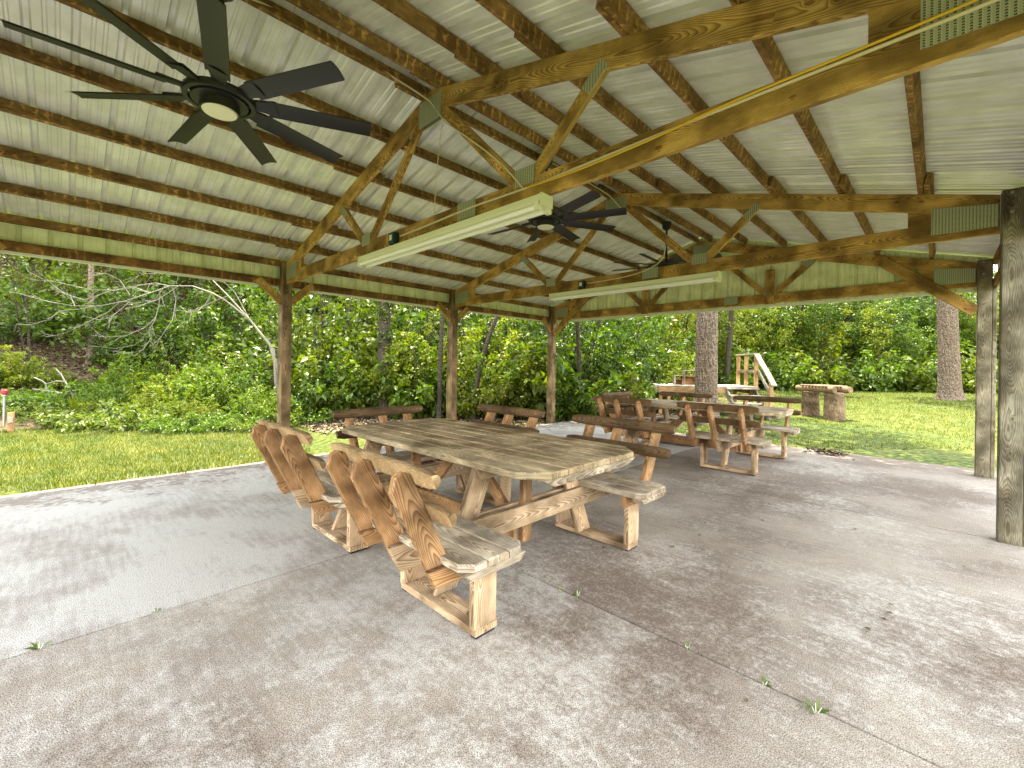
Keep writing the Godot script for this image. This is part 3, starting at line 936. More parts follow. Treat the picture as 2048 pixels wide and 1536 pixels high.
# ------------------------------------------------------------------ plants
func leaf(m: MB, p: Vector3, ax: Vector3, nn: Vector3, l: float, w: float, fold: float) -> void:
	var b := ax.cross(nn).normalized()
	nn = b.cross(ax).normalized()
	var midp := p + ax * l * 0.45
	var k := m.v.size()
	var s1 := midp + b * w * 0.5 + nn * fold * w
	var s2 := midp - b * w * 0.5 + nn * fold * w
	var tip := p + ax * l - nn * l * 0.12
	var n1 := (nn - b * fold).normalized()
	var n2 := (nn + b * fold).normalized()
	m.v.append(p); m.v.append(tip); m.v.append(s1); m.v.append(p); m.v.append(s2); m.v.append(tip)
	m.n.append(n1); m.n.append(n1); m.n.append(n1); m.n.append(n2); m.n.append(n2); m.n.append(n2)
	for q in 6:
		m.t.append(Vector2.ZERO); m.c.append(m.col)
		m.i.append(k + q)
func rnd3() -> Vector3:
	return Vector3(rng.randfn(), rng.randfn(), rng.randfn()).normalized()
# clumps: [centre, radius, leaves]; colours mixed clump by clump and leaf by leaf
func foliage(clumps: Array, lo: float, hi: float, c0: Color, c1: Color, ratio := 0.55) -> ArrayMesh:
	var m := MB.new()
	for c in clumps:
		var mixc := rng.randf()
		var ctr: Vector3 = c[0]
		var r: float = c[1]
		for q in int(c[2]):
			var d := rnd3() * pow(rng.randf(), 0.45) * r
			d.y *= 0.7
			var nn := (rnd3() * 0.75 + Vector3.UP * 0.55 + d / maxf(r, 0.01) * 0.5).normalized()
			var ax := (rnd3() + d / maxf(r, 0.01) * 0.6 + Vector3(0, -0.25, 0))
			ax = (ax - nn * ax.dot(nn)).normalized()
			var l := rng.randf_range(lo, hi)
			m.col = c0.lerp(c1, clampf(mixc * 0.7 + rng.randf() * 0.5 - 0.1, 0.0, 1.0)) * rng.randf_range(0.8, 1.2)
			leaf(m, ctr + d, ax, nn, l, l * ratio, 0.18)
	return m.done()
func dome_clumps(n: int, r: float, h: float, cr: float, leaves: int, y0 := 0.1) -> Array:
	var out := []
	for q in n:
		var a := rng.randf() * TAU
		var f := rng.randf()
		var y := y0 + (h - y0) * f
		var prof := sqrt(maxf(0.02, 1.0 - pow(f, 2.2))) * (0.75 + 0.25 * smoothstep(0.0, 0.25, f))
		var rr := r * prof * sqrt(rng.randf_range(0.25, 1.0))
		out.append([Vector3(cos(a) * rr, y, sin(a) * rr), cr * rng.randf_range(0.7, 1.3), leaves])
	return out
func branch_clumps(n: int, r: float, h: float, cr: float, leaves: int, per := 6, bare := 0.3, arch := 0.25) -> Array:
	var out := []
	for q in n:
		var a := rng.randf() * TAU
		var rr := r * sqrt(rng.randf())
		var top := Vector3(cos(a) * rr, h * (0.30 + 0.70 * pow(rng.randf(), 0.8)) * (1.0 - 0.35 * rr * rr / (r * r)), sin(a) * rr)
		var b := Vector3(cos(a), 0, sin(a)) * rr * 0.35
		var bend := Vector3(cos(a + 1.0), 0, sin(a + 1.0)) * r * 0.2 * rng.randfn()
		for k in per:
			var f := bare + (1.0 - bare) * (k + rng.randf()) / per
			var p := b.lerp(top, f) + bend * f * (1.0 - f) * 2.0
			p += Vector3(cos(a), -0.6, sin(a)) * arch * r * f * f
			p.y = maxf(p.y, 0.04)
			out.append([p, cr * rng.randf_range(0.6, 1.3) * (1.15 - 0.5 * f), leaves])
	return out
func stems(n: int, r: float, h: float, thick: float) -> ArrayMesh:
	var m := MB.new()
	for q in n:
		var a := rng.randf() * TAU
		var rr := r * sqrt(rng.randf())
		var top := Vector3(cos(a) * rr, h * rng.randf_range(0.6, 0.95), sin(a) * rr)
		var b := Vector3(cos(a), 0, sin(a)) * rr * 0.25 + Vector3(0, -0.1, 0)
		var midp := b.lerp(top, 0.5) + rnd3() * 0.1 * h * 0.3
		tube(m, [b, midp, top], [thick, thick * 0.7, thick * 0.25], 5)
	return m.done()
func plant(called: String, label: String, cat: String, group: String, lm: Mesh, mat: Material, sm: Mesh, smat: Material, leafname := "foliage", stemname := "stem") -> Node3D:
	var t := thing(called, label, cat, Vector3.ZERO, 0.0, group)
	put(t, stemname, sm, smat)
	put(t, leafname, lm, mat)
	return t
func leaf_variant(m: Material) -> Material:        # one plant is a bluer, one a yellower green
	var k := rng.randi() % 4
	if k == 0: return m
	var key := "%d_%d" % [m.get_instance_id(), k]
	if not M.has(key):
		var v: StandardMaterial3D = m.duplicate()
		v.albedo_color = [Color.WHITE, Color(0.86, 0.95, 1.0), Color(1.0, 0.96, 0.78), Color(0.90, 0.98, 0.86)][k]
		M[key] = v
	return M[key]
func place(o: Node3D, used: Dictionary, p: Vector3, sc := 1.0, label := "") -> void:
	var turn := rng.randf() * TAU
	if not used.has(o):
		used[o] = true
		o.position = p
		o.rotation.y = turn
		o.scale = Vector3.ONE * sc
		if label: o.set_meta("label", label)
	else:
		var c := dup(o, p, turn, sc, label)
		for ch in c.get_children():
			if String(ch.name).begins_with("foliage") or String(ch.name).begins_with("crown"):
				var mi := ch as MeshInstance3D
				mi.material_override = leaf_variant(mi.material_override)
func trunk_mesh(r0: float, r1: float, h: float, furrow: float, sides := 56, rows := 150, lean := Vector3.ZERO, flare := 0.45) -> ArrayMesh:
	var m := MB.new()
	var f := FastNoiseLite.new()
	f.seed = 5
	f.frequency = 1.0
	f.fractal_octaves = 2
	for q in rows + 1:
		var y := h * q / rows - 0.15
		var k := float(q) / rows
		var r := lerpf(r0, r1, pow(k, 0.8)) * (1.0 + flare * exp(-maxf(y, 0.0) / 0.22))
		for s in sides + 1:
			var a := TAU * (s % sides) / sides
			var n := f.get_noise_3d(cos(a) * 8.5 * r / 0.25, y * 1.5, sin(a) * 8.5 * r / 0.25)
			var n2 := f.get_noise_3d(cos(a) * 2.0, y * 0.8 + 9.0, sin(a) * 2.0)
			var rr := r * (1.0 + 0.06 * n2) + furrow * (smoothstep(0.0, 0.22, absf(n)) - 0.5)
			var p := Vector3(cos(a) * rr, y, sin(a) * rr) + lean * k * k
			m.vert(p, Vector3(cos(a), 0, sin(a)), Vector2(a, y))
	for q in rows:
		for s in sides:
			var k := q * (sides + 1) + s
			m.tri(k, k + 1, k + sides + 2)
			m.tri(k, k + sides + 2, k + sides + 1)
	# smooth normals from the relief
	var acc := PackedVector3Array()
	acc.resize(m.v.size())
	for q in range(0, m.i.size(), 3):
		var nn := (m.v[m.i[q + 2]] - m.v[m.i[q]]).cross(m.v[m.i[q + 1]] - m.v[m.i[q]])
		for e in 3: acc[m.i[q + e]] += nn
	for q in m.v.size(): m.n[q] = acc[q].normalized()
	return m.done()

func build_ground() -> void:
	var m := MB.new()
	var x0 := -60.0
	var z0 := -75.0
	var st := 0.75
	var nx := int(100.0 / st)
	var nz := int(100.0 / st)
	var f := FastNoiseLite.new()
	f.seed = 9
	f.frequency = 0.25
	for j in nz + 1:
		for i in nx + 1:
			var x := x0 + i * st
			var z := z0 + j * st
			var y := ground_y(x, z)
			var slabby: bool = x > -6.3 and x < 0.2 and z > -8.7 and z < 1.0
			if slabby: y = -0.3
			y += 0.03 * f.get_noise_2d(x * 3.0, z * 3.0) * (0.0 if slabby else 1.0)
			var e := 0.5
			var nn := Vector3(ground_y(x - e, z) - ground_y(x + e, z), 2.0 * e, ground_y(x, z - e) - ground_y(x, z + e)).normalized()
			var w := f.get_noise_2d(x, z)
			# lawn, with leaf litter on the wooded slope and under the trees
			var humus := smoothstep(-11.8, -12.8, x + w * 1.2)
			humus = maxf(humus, smoothstep(-8.6, -9.6, x + w) * smoothstep(-3.4, -4.6, z + w))
			humus = maxf(humus, smoothstep(0.0, -2.0, z - hedge_z(x) + w * 2.0))
			humus = maxf(humus, smoothstep(-4.4, -5.6, x + w * 0.6) * smoothstep(-9.4, -10.4, z) * 0.9)
			var g := Color(0.085, 0.120, 0.020).lerp(Color(0.13, 0.14, 0.025), clampf(0.5 + w, 0, 1))
			var l := Color(0.10, 0.066, 0.036).lerp(Color(0.19, 0.13, 0.07), clampf(0.5 + f.get_noise_2d(x * 4.0, z * 4.0), 0, 1))
			m.col = g.lerp(l, humus)
			m.vert(Vector3(x, y, z), nn, Vector2(x, z))
	for j in nz:
		for i in nx:
			var k := j * (nx + 1) + i
			m.tri(k, k + 1, k + nx + 2)
			m.tri(k, k + nx + 2, k + nx + 1)
	tag(put(self, "ground", m.done(), M.ground), "grassy lawn rising to a leaf covered wooded slope", "ground", "", "structure")
func build_slab() -> void:
	var s := thing("concrete_floor", "stained concrete slab floor under the pavilion", "floor")
	s.set_meta("kind", "structure")
	var xs := [-6.50, -2.955, 1.25]
	var zs := [1.9, -2.09, -5.25, -8.30, -8.86]
	var g := 0.006
	for i in 2:
		for j in 4:
			if j == 3: continue
			var a := Vector3(xs[i] + (g if i > 0 else 0.0), -0.10, zs[j + 1] + g)
			var b := Vector3(xs[i + 1] - (g if i < 1 else 0.0), 0.0, zs[j] - g)
			if j == 2: a.z = zs[4]
			var m := MB.new()
			m.box(a, b)
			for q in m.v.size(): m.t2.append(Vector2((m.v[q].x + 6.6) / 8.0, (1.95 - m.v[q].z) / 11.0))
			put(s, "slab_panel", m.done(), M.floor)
	var m := MB.new()
	m.box(Vector3(-6.45, -0.25, -8.8), Vector3(1.2, -0.018, 1.85))
	put(s, "joint_filler", m.done(), M.gap)

func build_grass() -> void:
	var m := MB.new()
	for q in 110000:
		var px := rng.randf_range(-60, 2010)
		var d: float
		if px < 620.0: d = rng.randf_range(4.6, 11.8)
		else: d = sqrt(rng.randf_range(60.0, 640.0))
		if px > 620.0 and px < 1090.0: continue
		var p := gp(px, d)
		if p.x > -6.47 and p.x < 1.3 and p.z > -8.82: continue
		if px < 620.0 and p.x < -12.9: continue
		var w := noise.get_noise_2d(p.x * 30.0, p.z * 30.0)
		if px > 1090.0 and p.x < -5.0 + w and p.z > -22.0 and rng.randf() < 0.6: continue
		if p.z < hedge_z(p.x) - 0.6: continue
		var sc := rng.randf_range(0.7, 1.4) * (1.0 + 0.6 * smoothstep(10.0, 22.0, d))
		if absf(p.x + 6.5) < 0.14 or absf(p.z + 8.86) < 0.14: sc *= rng.randf_range(1.0, 2.2)
		var tc := Color(0.070, 0.110, 0.014).lerp(Color(0.16, 0.17, 0.025), clampf(0.45 + w * 0.9 + rng.randf_range(-0.3, 0.3), 0, 1))
		for k in 6:
			var a := rng.randf() * TAU
			var out := Vector3(cos(a), 0, sin(a))
			var bp := p + Vector3(rng.randf_range(-0.06, 0.06), -0.012, rng.randf_range(-0.06, 0.06))
			var lean := out * rng.randf_range(0.2, 1.0)
			var h := rng.randf_range(0.03, 0.07) * sc
			var sd := Vector3(-out.z, 0, out.x) * 0.0055 * sc
			var tip := bp + (Vector3.UP * 0.8 + lean).normalized() * h
			var nn := (out * 0.6 + Vector3.UP * 0.8).normalized()
			var i0 := m.v.size()
			m.v.append(bp - sd); m.v.append(bp + sd); m.v.append(tip)
			var cc := tc * rng.randf_range(0.8, 1.2)
			for e in 3:
				m.n.append(nn); m.t.append(Vector2.ZERO); m.c.append(cc)
			var f := (m.v[i0 + 1] - m.v[i0]).cross(tip - m.v[i0])
			m.i.append(i0)
			if f.dot(nn) > 0.0:
				m.i.append(i0 + 2); m.i.append(i0 + 1)
			else:
				m.i.append(i0 + 1); m.i.append(i0 + 2)
	tag(put(self, "grass", m.done(), M.grass), "short bright green lawn grass around the pavilion", "grass", "", "stuff")
	# fallen leaves on the slope and under the trees
	var lm := MB.new()
	lm.col = Color.WHITE
	leaf(lm, Vector3(-0.04, 0, 0), Vector3(1, 0.1, 0).normalized(), Vector3.UP, 0.085, 0.05, 0.3)
	var lmesh := lm.done()
	var xf := []
	var cl := []
	for q in 30000:
		var p: Vector3
		if rng.randf() < 0.62: p = gp(rng.randf_range(-60, 640), rng.randf_range(9.5, 22.0))
		else: p = gp(rng.randf_range(590, 1400), rng.randf_range(8.5, 16.0))
		if p.x > -6.5 and p.z > -8.9: continue
		if p.x > -11.8 and p.z > -3.5: continue
		if p.x > -4.8: continue
		xf.append(Transform3D(Basis(rnd3(), rng.randf_range(0, 0.6)) * Basis(Vector3.UP, rng.randf() * TAU).scaled(Vector3.ONE * rng.randf_range(0.7, 1.5)), p + Vector3(0, 0.015, 0)))
		cl.append(Color(0.12, 0.075, 0.04).lerp(Color(0.40, 0.31, 0.20), pow(rng.randf(), 1.6)))
	var mm := MultiMesh.new()
	mm.transform_format = MultiMesh.TRANSFORM_3D
	mm.use_colors = true
	mm.mesh = lmesh
	mm.instance_count = xf.size()
	for q in xf.size():
		mm.set_instance_transform(q, xf[q])
		mm.set_instance_color(q, cl[q])
	var o := MultiMeshInstance3D.new()
	o.multimesh = mm
	o.material_override = M.litter
	o.name = numbered("leaf_litter")
	add_child(o)
	tag(o, "brown fallen leaves covering the wooded slope", "leaf litter", "", "stuff")

func build_plants() -> void:
	var dg := Color(0.068, 0.098, 0.014)
	var mg := Color(0.105, 0.145, 0.012)
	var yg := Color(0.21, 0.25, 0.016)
	var lg := Color(0.15, 0.185, 0.020)
	var used := {}
	# --- prototypes
	var shrub := plant("leafy_shrub", "rounded leafy green shrub in the thicket behind the pavilion posts", "shrub", "leafy shrubs", foliage(branch_clumps(28, 0.9, 1.6, 0.18, 20), 0.06, 0.11, dg, lg), M.leaf_a, stems(9, 0.6, 1.2, 0.012), M.bark_dark)
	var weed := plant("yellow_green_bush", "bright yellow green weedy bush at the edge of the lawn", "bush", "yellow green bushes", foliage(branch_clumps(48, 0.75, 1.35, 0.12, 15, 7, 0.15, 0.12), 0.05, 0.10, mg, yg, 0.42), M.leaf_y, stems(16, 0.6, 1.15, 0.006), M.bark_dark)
	var low := plant("sprawling_plant", "low pale leafy plant sprawling along the lawn edge", "plant", "sprawling plants along the lawn edge", foliage(branch_clumps(46, 0.85, 0.62, 0.12, 15, 4, 0.1, 0.2), 0.05, 0.10, mg, Color(0.16, 0.20, 0.05), 0.5), M.leaf_a, stems(10, 0.6, 0.45, 0.005), M.bark_dark)
	var thick := plant("tall_thicket", "tall tangled thicket of small leaved branches behind the posts", "thicket", "tall thickets", foliage(branch_clumps(34, 1.35, 4.5, 0.28, 20, 8, 0.12, 0.4), 0.09, 0.19, dg, mg), M.leaf_a, stems(9, 1.1, 4.0, 0.03), M.bark_dark)
	var thick2 := plant("sunlit_toned_thicket", "tall thicket of fine leaves coloured sunlit yellow green behind the posts", "thicket", "yellow green thickets", foliage(branch_clumps(34, 1.25, 4.1, 0.25, 24, 8, 0.12, 0.35), 0.08, 0.16, mg, yg), M.leaf_y, stems(8, 1.0, 3.8, 0.022), M.bark_dark)  # leaf colour lightened and yellowed to stand for sunlit foliage
	var hedge := plant("broad_leaved_shrub", "broad leaved shrub in the row behind the lawn", "shrub", "broad leaved shrubs behind the lawn", foliage(branch_clumps(40, 1.3, 2.3, 0.32, 26, 6, 0.1, 0.25), 0.10, 0.18, dg, lg), M.leaf_d, stems(10, 0.9, 1.7, 0.02), M.bark_dark)
	var sap := plant("slope_sapling", "thin sapling with sparse flat leaf sprays on the leaf covered slope", "sapling", "saplings on the slope", foliage(branch_clumps(12, 1.2, 2.6, 0.24, 16, 6, 0.35, 0.2), 0.07, 0.14, dg, lg), M.leaf_a, stems(3, 0.5, 2.0, 0.02), M.bark_dark)
	var big_leaf := plant("large_leaved_sapling", "young sapling with large drooping leaves at the front of the thicket", "sapling", "large leaved saplings", foliage(branch_clumps(16, 1.0, 2.7, 0.34, 11, 6, 0.2, 0.35), 0.16, 0.30, mg, lg, 0.5), M.leaf_a, stems(5, 0.7, 2.4, 0.018), M.bark_dark)
	# trees
	var tcr := foliage(branch_clumps(64, 2.8, 8.8, 0.52, 42, 8, 0.12, 0.25), 0.11, 0.20, dg, lg)
	var tst := stems(9, 1.9, 7.2, 0.07)
	var tree := plant("leafy_tree", "full leafy green tree in the wood beyond the lawn", "tree", "leafy trees of the wood", tcr, M.leaf_a, tst, M.bark_dark, "crown", "trunk")
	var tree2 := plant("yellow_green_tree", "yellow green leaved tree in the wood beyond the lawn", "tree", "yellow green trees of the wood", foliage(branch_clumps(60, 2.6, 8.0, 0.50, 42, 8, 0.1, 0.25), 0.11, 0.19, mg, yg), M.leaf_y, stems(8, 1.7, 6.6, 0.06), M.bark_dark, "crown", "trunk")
	# --- left: lawn edge and slope
	for a in [[10, 10.2, 0.85], [95, 10.6, 0.55], [205, 9.6, 0.45], [360, 9.5, 0.6], [405, 9.3, 0.5], [300, 9.6, 0.6], [500, 9.6, 0.6], [545, 9.6, 0.8], [230, 10.2, 0.8], [270, 11.2, 1.1], [330, 10.4, 0.95], [385, 10.6, 1.15], [440, 10.5, 1.2], [480, 10.9, 1.3], [520, 10.4, 1.05], [-40, 9.8, 0.9]]: place(weed, used, gp(a[0], a[1]), a[2])
	for a in [[60, 9.5], [120, 9.7], [175, 9.6], [225, 9.4], [280, 9.3], [330, 9.2], [385, 9.1], [430, 9.3], [480, 9.2], [530, 9.4], [560, 9.7], [-30, 9.0], [150, 10.8], [300, 10.4]]: place(low, used, gp(a[0] + rng.randf_range(-18, 18), a[1] + rng.randf_range(-0.35, 0.4)), rng.randf_range(0.6, 1.3))
	for a in [[510, 12.2, 1.5], [545, 11.6, 1.35], [575, 11.0, 1.3], [460, 13.0, 1.3], [590, 10.6, 1.0], [30, 12.0, 0.9], [250, 12.8, 0.8]]: place(shrub, used, gp(a[0], a[1]), a[2], "rounded leafy green shrub at the foot of the leaf covered slope")
	for a in [[40, 13.5], [90, 15.5], [150, 17.0], [210, 14.2], [260, 18.0], [300, 15.0], [345, 17.5], [395, 14.0], [430, 16.0], [470, 18.5], [500, 15.0], [120, 20.0], [20, 19.0], [350, 21.0], [540, 17.0], [240, 21.5], [-40, 16.0], [455, 13.2], [310, 12.6], [110, 12.6], [70, 11.6], [185, 15.5], [330, 13.4], [420, 12.6], [480, 14.2], [15, 15.0], [140, 13.8], [280, 16.6], [390, 19.0], [60, 21.5], [180, 19.0], [520, 13.6]]: place(sap, used, gp(a[0], a[1]), rng.randf_range(0.9, 1.6))
	# --- middle: thicket seen between the posts
	for a in [[600, 13.0, 1.0], [650, 12.0, 1.05], [705, 13.4, 1.15], [800, 14.5, 1.2], [860, 13.0, 1.0], [925, 15.0, 1.2], [1010, 14.5, 1.1], [1130, 12.8, 1.0], [1175, 14.0, 1.15], [1085, 15.5, 1.2], [1230, 15.0, 1.1], [560, 14.5, 1.1], [1290, 17.5, 1.1]]: place(thick, used, gp(a[0], a[1]), a[2])
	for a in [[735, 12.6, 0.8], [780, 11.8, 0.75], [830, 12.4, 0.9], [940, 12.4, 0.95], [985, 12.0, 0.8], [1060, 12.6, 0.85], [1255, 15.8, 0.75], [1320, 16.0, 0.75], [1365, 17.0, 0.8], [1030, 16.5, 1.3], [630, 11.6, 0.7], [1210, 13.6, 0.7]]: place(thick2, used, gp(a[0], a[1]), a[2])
	for a in [[612, 10.9, 0.7], [655, 11.2, 1.0], [700, 11.6, 0.8], [745, 11.8, 1.1], [815, 11.4, 0.6], [852, 11.8, 1.0], [918, 11.8, 0.8], [975, 11.5, 1.05], [1030, 11.9, 0.7], [1120, 11.9, 1.2], [1165, 11.7, 0.9], [1205, 12.4, 1.15], [1262, 13.0, 0.8], [1300, 14.0, 1.1], [1350, 14.8, 0.8]]: place(shrub, used, gp(a[0], a[1]), a[2], "rounded leafy green shrub low in the thicket between the pavilion posts")
	for a in [[618, 11.4, 1.0], [680, 11.0, 0.8], [728, 12.2, 1.2], [838, 11.6, 0.9], [1070, 12.0, 1.1], [1145, 12.2, 1.2], [1222, 13.4, 1.0], [535, 11.4, 0.9]]: place(big_leaf, used, gp(a[0], a[1]), a[2])
	for a in [[1475, 22.2, 1.2], [1560, 22.0, 1.05], [1640, 22.6, 1.25], [1745, 22.2, 1.15], [1830, 22.4, 1.0], [1945, 22.0, 1.2]]: place(big_leaf, used, gp(a[0], a[1]), a[2], "large leaved sapling drooping over the shrubs behind the lawn")
	# --- right: hedge and trees at the far side of the lawn
	for k in 17: place(hedge, used, gp(1395 + k * 42 + rng.randf_range(-12, 12), rng.randf_range(22.5, 24.5)), rng.randf_range(0.8, 1.25))
	for a in [[1400, 25.0, 0.9], [1455, 27.0, 1.0], [1560, 25.5, 1.0], [1650, 27.5, 1.05], [1735, 25.5, 0.95], [1830, 27.0, 1.05], [1930, 25.5, 0.95], [2010, 27.0, 1.0], [1500, 29.5, 1.1], [1600, 31.0, 1.15], [1700, 32.0, 1.15], [1790, 31.0, 1.1], [1890, 32.0, 1.15], [1985, 31.0, 1.1], [2090, 29.0, 1.1]]: place(tree, used, gp(a[0], a[1]), a[2], "full leafy green tree behind the broad leaved shrubs across the lawn")
	for a in [[1500, 25.0, 0.8], [1610, 24.8, 0.75], [1690, 25.0, 0.8], [1790, 24.6, 0.7], [1875, 25.4, 0.75], [1960, 24.8, 0.75], [1300, 22.0, 0.9], [1240, 20.5, 0.85], [1360, 23.0, 0.9]]: place(tree2, used, gp(a[0], a[1]), a[2])
	# --- wood behind the middle and on the slope
	for a in [[1345, 27.0, 1.1], [1270, 26.0, 1.05], [1190, 21.0, 1.0], [1130, 19.5, 1.0], [1060, 21.0, 1.05], [985, 19.5, 1.0], [905, 20.5, 1.0], [835, 18.5, 0.95], [760, 19.5, 1.0], [690, 18.0, 0.95], [620, 19.0, 0.95], [555, 21.0, 1.0], [1220, 29.0, 1.2], [1110, 27.0, 1.2], [1000, 26.0, 1.2], [890, 25.0, 1.1], [790, 25.0, 1.1], [680, 24.0, 1.1], [570, 26.5, 1.1], [470, 25.0, 1.0], [370, 26.0, 1.0], [270, 25.5, 1.0], [170, 27.0, 1.0], [70, 26.0, 1.0], [-30, 25.0, 1.0], [420, 31.0, 1.1], [220, 32.0, 1.1], [20, 31.0, 1.1], [-120, 23.0, 1.0]]: place(tree, used, gp(a[0], a[1]), a[2], "full leafy green tree in the wood behind thickets and slope")

	# --- big trees standing in the lawn: furrowed trunk, high crown
	var tm := trunk_mesh(0.29, 0.22, 7.2, 0.045, 96, 200)
	var big := [[1413, 11.4, "grey trunk of deeply furrowed bark standing beside the wooden platform", 0.93], [1902, 16.6, "thick brown tree trunk flaring into the lawn before the hedge", 1.08]]
	var bcr := foliage(dome_clumps(150, 3.6, 4.6, 0.60, 60, 0.0), 0.12, 0.20, mg, lg)
	var limbs := MB.new()
	for q in 7:
		var a := TAU * q / 7.0 + rng.randf()
		var e := Vector3(cos(a) * 2.9, rng.randf_range(1.2, 3.6), sin(a) * 2.9)
		tube(limbs, [Vector3(0, -0.4, 0), e * 0.45 + Vector3(0, 0.4, 0), e], [0.13, 0.08, 0.02], 7)
	var limbm := limbs.done()
	for b in big:
		var t := thing("lawn_tree", b[2], "tree", gp(b[0], b[1]), 0.0)
		put(t, "trunk", tm, M.bark, Transform3D(Basis(Vector3(b[3], 0, 0), Vector3(-0.035, 1, 0.035) if b[3] > 1.0 else Vector3.UP, Vector3(0, 0, b[3])), Vector3.ZERO))
		put(t, "limbs", limbm, M.bark, Transform3D(Basis.IDENTITY, Vector3(0, 6.9, 0)))
		put(t, "crown", bcr, M.leaf_a, Transform3D(Basis(Vector3.UP, b[3] * 3.0), Vector3(0, 6.6, 0)))
	# --- slim trunks in the thicket and on the slope
	var slim := [[768, 11.2, 0.17, 0.12, 6.0, Vector3(0.0, 0, 0), "dark thick vine covered trunk in the thicket"], [880, 11.0, 0.06, 0.05, 5.0, Vector3(0.1, 0, -0.1), "slim upright dark trunk rising through the thicket"], [948, 11.1, 0.065, 0.045, 5.0, Vector3(1.3, 0, -1.3), "slim dark trunk leaning over in the thicket"], [1160, 11.4, 0.05, 0.04, 5.0, Vector3(-0.2, 0, 0.2), "thin crooked trunk in the shady thicket by the corner post"], [180, 12.4, 0.075, 0.06, 6.2, Vector3(-0.15, 0, 0), "slim straight brown trunk rooted in the leaf covered slope"], [82, 18.0, 0.16, 0.13, 7.0, Vector3(0.8, 0, 0), "dark leaning trunk high on the leaf covered slope"], [30, 20.0, 0.13, 0.1, 7.0, Vector3(-2.5, 0, 0), "dark fork leaning far over on the upper slope"], [335, 19.0, 0.10, 0.08, 6.0, Vector3(0.1, 0, 0), "pale thin trunk among saplings up the slope"], [1455, 21.5, 0.13, 0.1, 6.0, Vector3(0.3, 0, -0.2), "dark bent trunk in the hedge behind the platform rail"], [455, 20.0, 0.09, 0.07, 6.5, Vector3(0.4, 0, 0.2), "thin grey trunk behind the dead branches"], [398, 16.5, 0.09, 0.07, 6.5, Vector3(0.2, 0, -0.3), "thin dark trunk above the yellow green bushes"], [-60, 15.0, 0.1, 0.08, 6.5, Vector3(0, 0, 0), "dark trunk at the foot of the slope behind the standpipe"]]
	for s in slim:
		var t := thing("slim_tree", s[6], "tree", gp(s[0], s[1]), 0.0)
		put(t, "trunk", trunk_mesh(s[2], s[3], s[4], 0.006, 14, 30, s[5]), M.bark_dark if s[0] != 180 and s[0] != 335 else M.bark)
		var cl := []
		for q in 26: cl.append([s[5] * 0.8 + Vector3(rng.randf_range(-1.1, 1.1), s[4] * rng.randf_range(0.72, 1.05), rng.randf_range(-1.1, 1.1)), 0.35, 40])
		if s[0] == 768:
			for q in 60: cl.append([Vector3(rng.randf_range(-0.18, 0.18), rng.randf_range(0.2, 4.5), rng.randf_range(-0.18, 0.18)), 0.16, 40])
		if s[0] < 500 or s[0] == 1455: put(t, "crown", bcr, M.leaf_a, Transform3D(Basis(Vector3.UP, s[0]), s[5] + Vector3(0, s[4] - 0.9, 0)))  # wide crowns above the view, added to shade the slope
		else: put(t, "crown", foliage(cl, 0.07, 0.13, dg, mg), M.leaf_d if s[0] == 768 else M.leaf_a)
	# --- dead tree with long bare pale branches
	var dt := thing("dead_tree", "leaning dead tree with long bare whitish branches drooping before the slope", "tree", gp(562, 10.6))
	var org := dt.position
	var D := 10.3
	var path := func(pts: Array, dd: float) -> Array:
		var r := []
		for q in pts.size(): r.append(at(pts[q][0], pts[q][1], dd + 0.25 * sin(q * 1.7)) - org)
		return r
	var bm := MB.new()
	tube(bm, [Vector3(0, -0.1, 0)] + path.call([[555, 740], [540, 690], [500, 640], [455, 590], [415, 550], [380, 528]], D), [0.05, 0.040, 0.030, 0.020, 0.013, 0.009, 0.006], 8)
	put(dt, "trunk", bm.done(), M.drybranch)
	bm = MB.new()
	tube(bm, [Vector3(0.05, 0.3, 0.1)] + path.call([[548, 700], [500, 640], [450, 600], [425, 586], [385, 572], [340, 572], [300, 586], [250, 602], [200, 612], [150, 612], [100, 604], [55, 592], [28, 584]], D - 0.2), [0.032, 0.024, 0.019, 0.016, 0.014, 0.013, 0.012, 0.011, 0.010, 0.008, 0.007, 0.005, 0.004, 0.002], 7)
	put(dt, "branch", bm.done(), M.drybranch)
	var twigs := [[[340, 572], [310, 566], [270, 572], [230, 580], [185, 580], [140, 570], [85, 558], [55, 542]], [[300, 586], [270, 575], [220, 582], [170, 600], [130, 588], [100, 565], [75, 540]], [[320, 578], [318, 610], [310, 640], [295, 665], [270, 690], [230, 697], [185, 692]], [[312, 636], [290, 655], [250, 672], [210, 674], [182, 670]], [[300, 655], [300, 680], [285, 700], [262, 706], [225, 702]], [[240, 604], [215, 625], [180, 642], [140, 662], [110, 672], [85, 667]], [[190, 612], [160, 618], [120, 622], [95, 640], [60, 650], [32, 648]], [[270, 594], [250, 612], [225, 632], [200, 640], [165, 632]], [[330, 572], [310, 600], [280, 612], [250, 618]], [[360, 570], [330, 590], [310, 602], [270, 606], [235, 602]], [[425, 586], [410, 610], [395, 622], [375, 625], [360, 612]], [[455, 592], [430, 602], [400, 615], [378, 624], [352, 620]], [[380, 528], [360, 535], [330, 545], [290, 548], [250, 560]], [[260, 590], [240, 560], [215, 548], [190, 545]], [[150, 612], [140, 590], [120, 580]], [[110, 606], [85, 600], [60, 586]], [[345, 576], [352, 600], [345, 640], [318, 680], [312, 700]], [[500, 640], [470, 585], [440, 556], [430, 545]]]
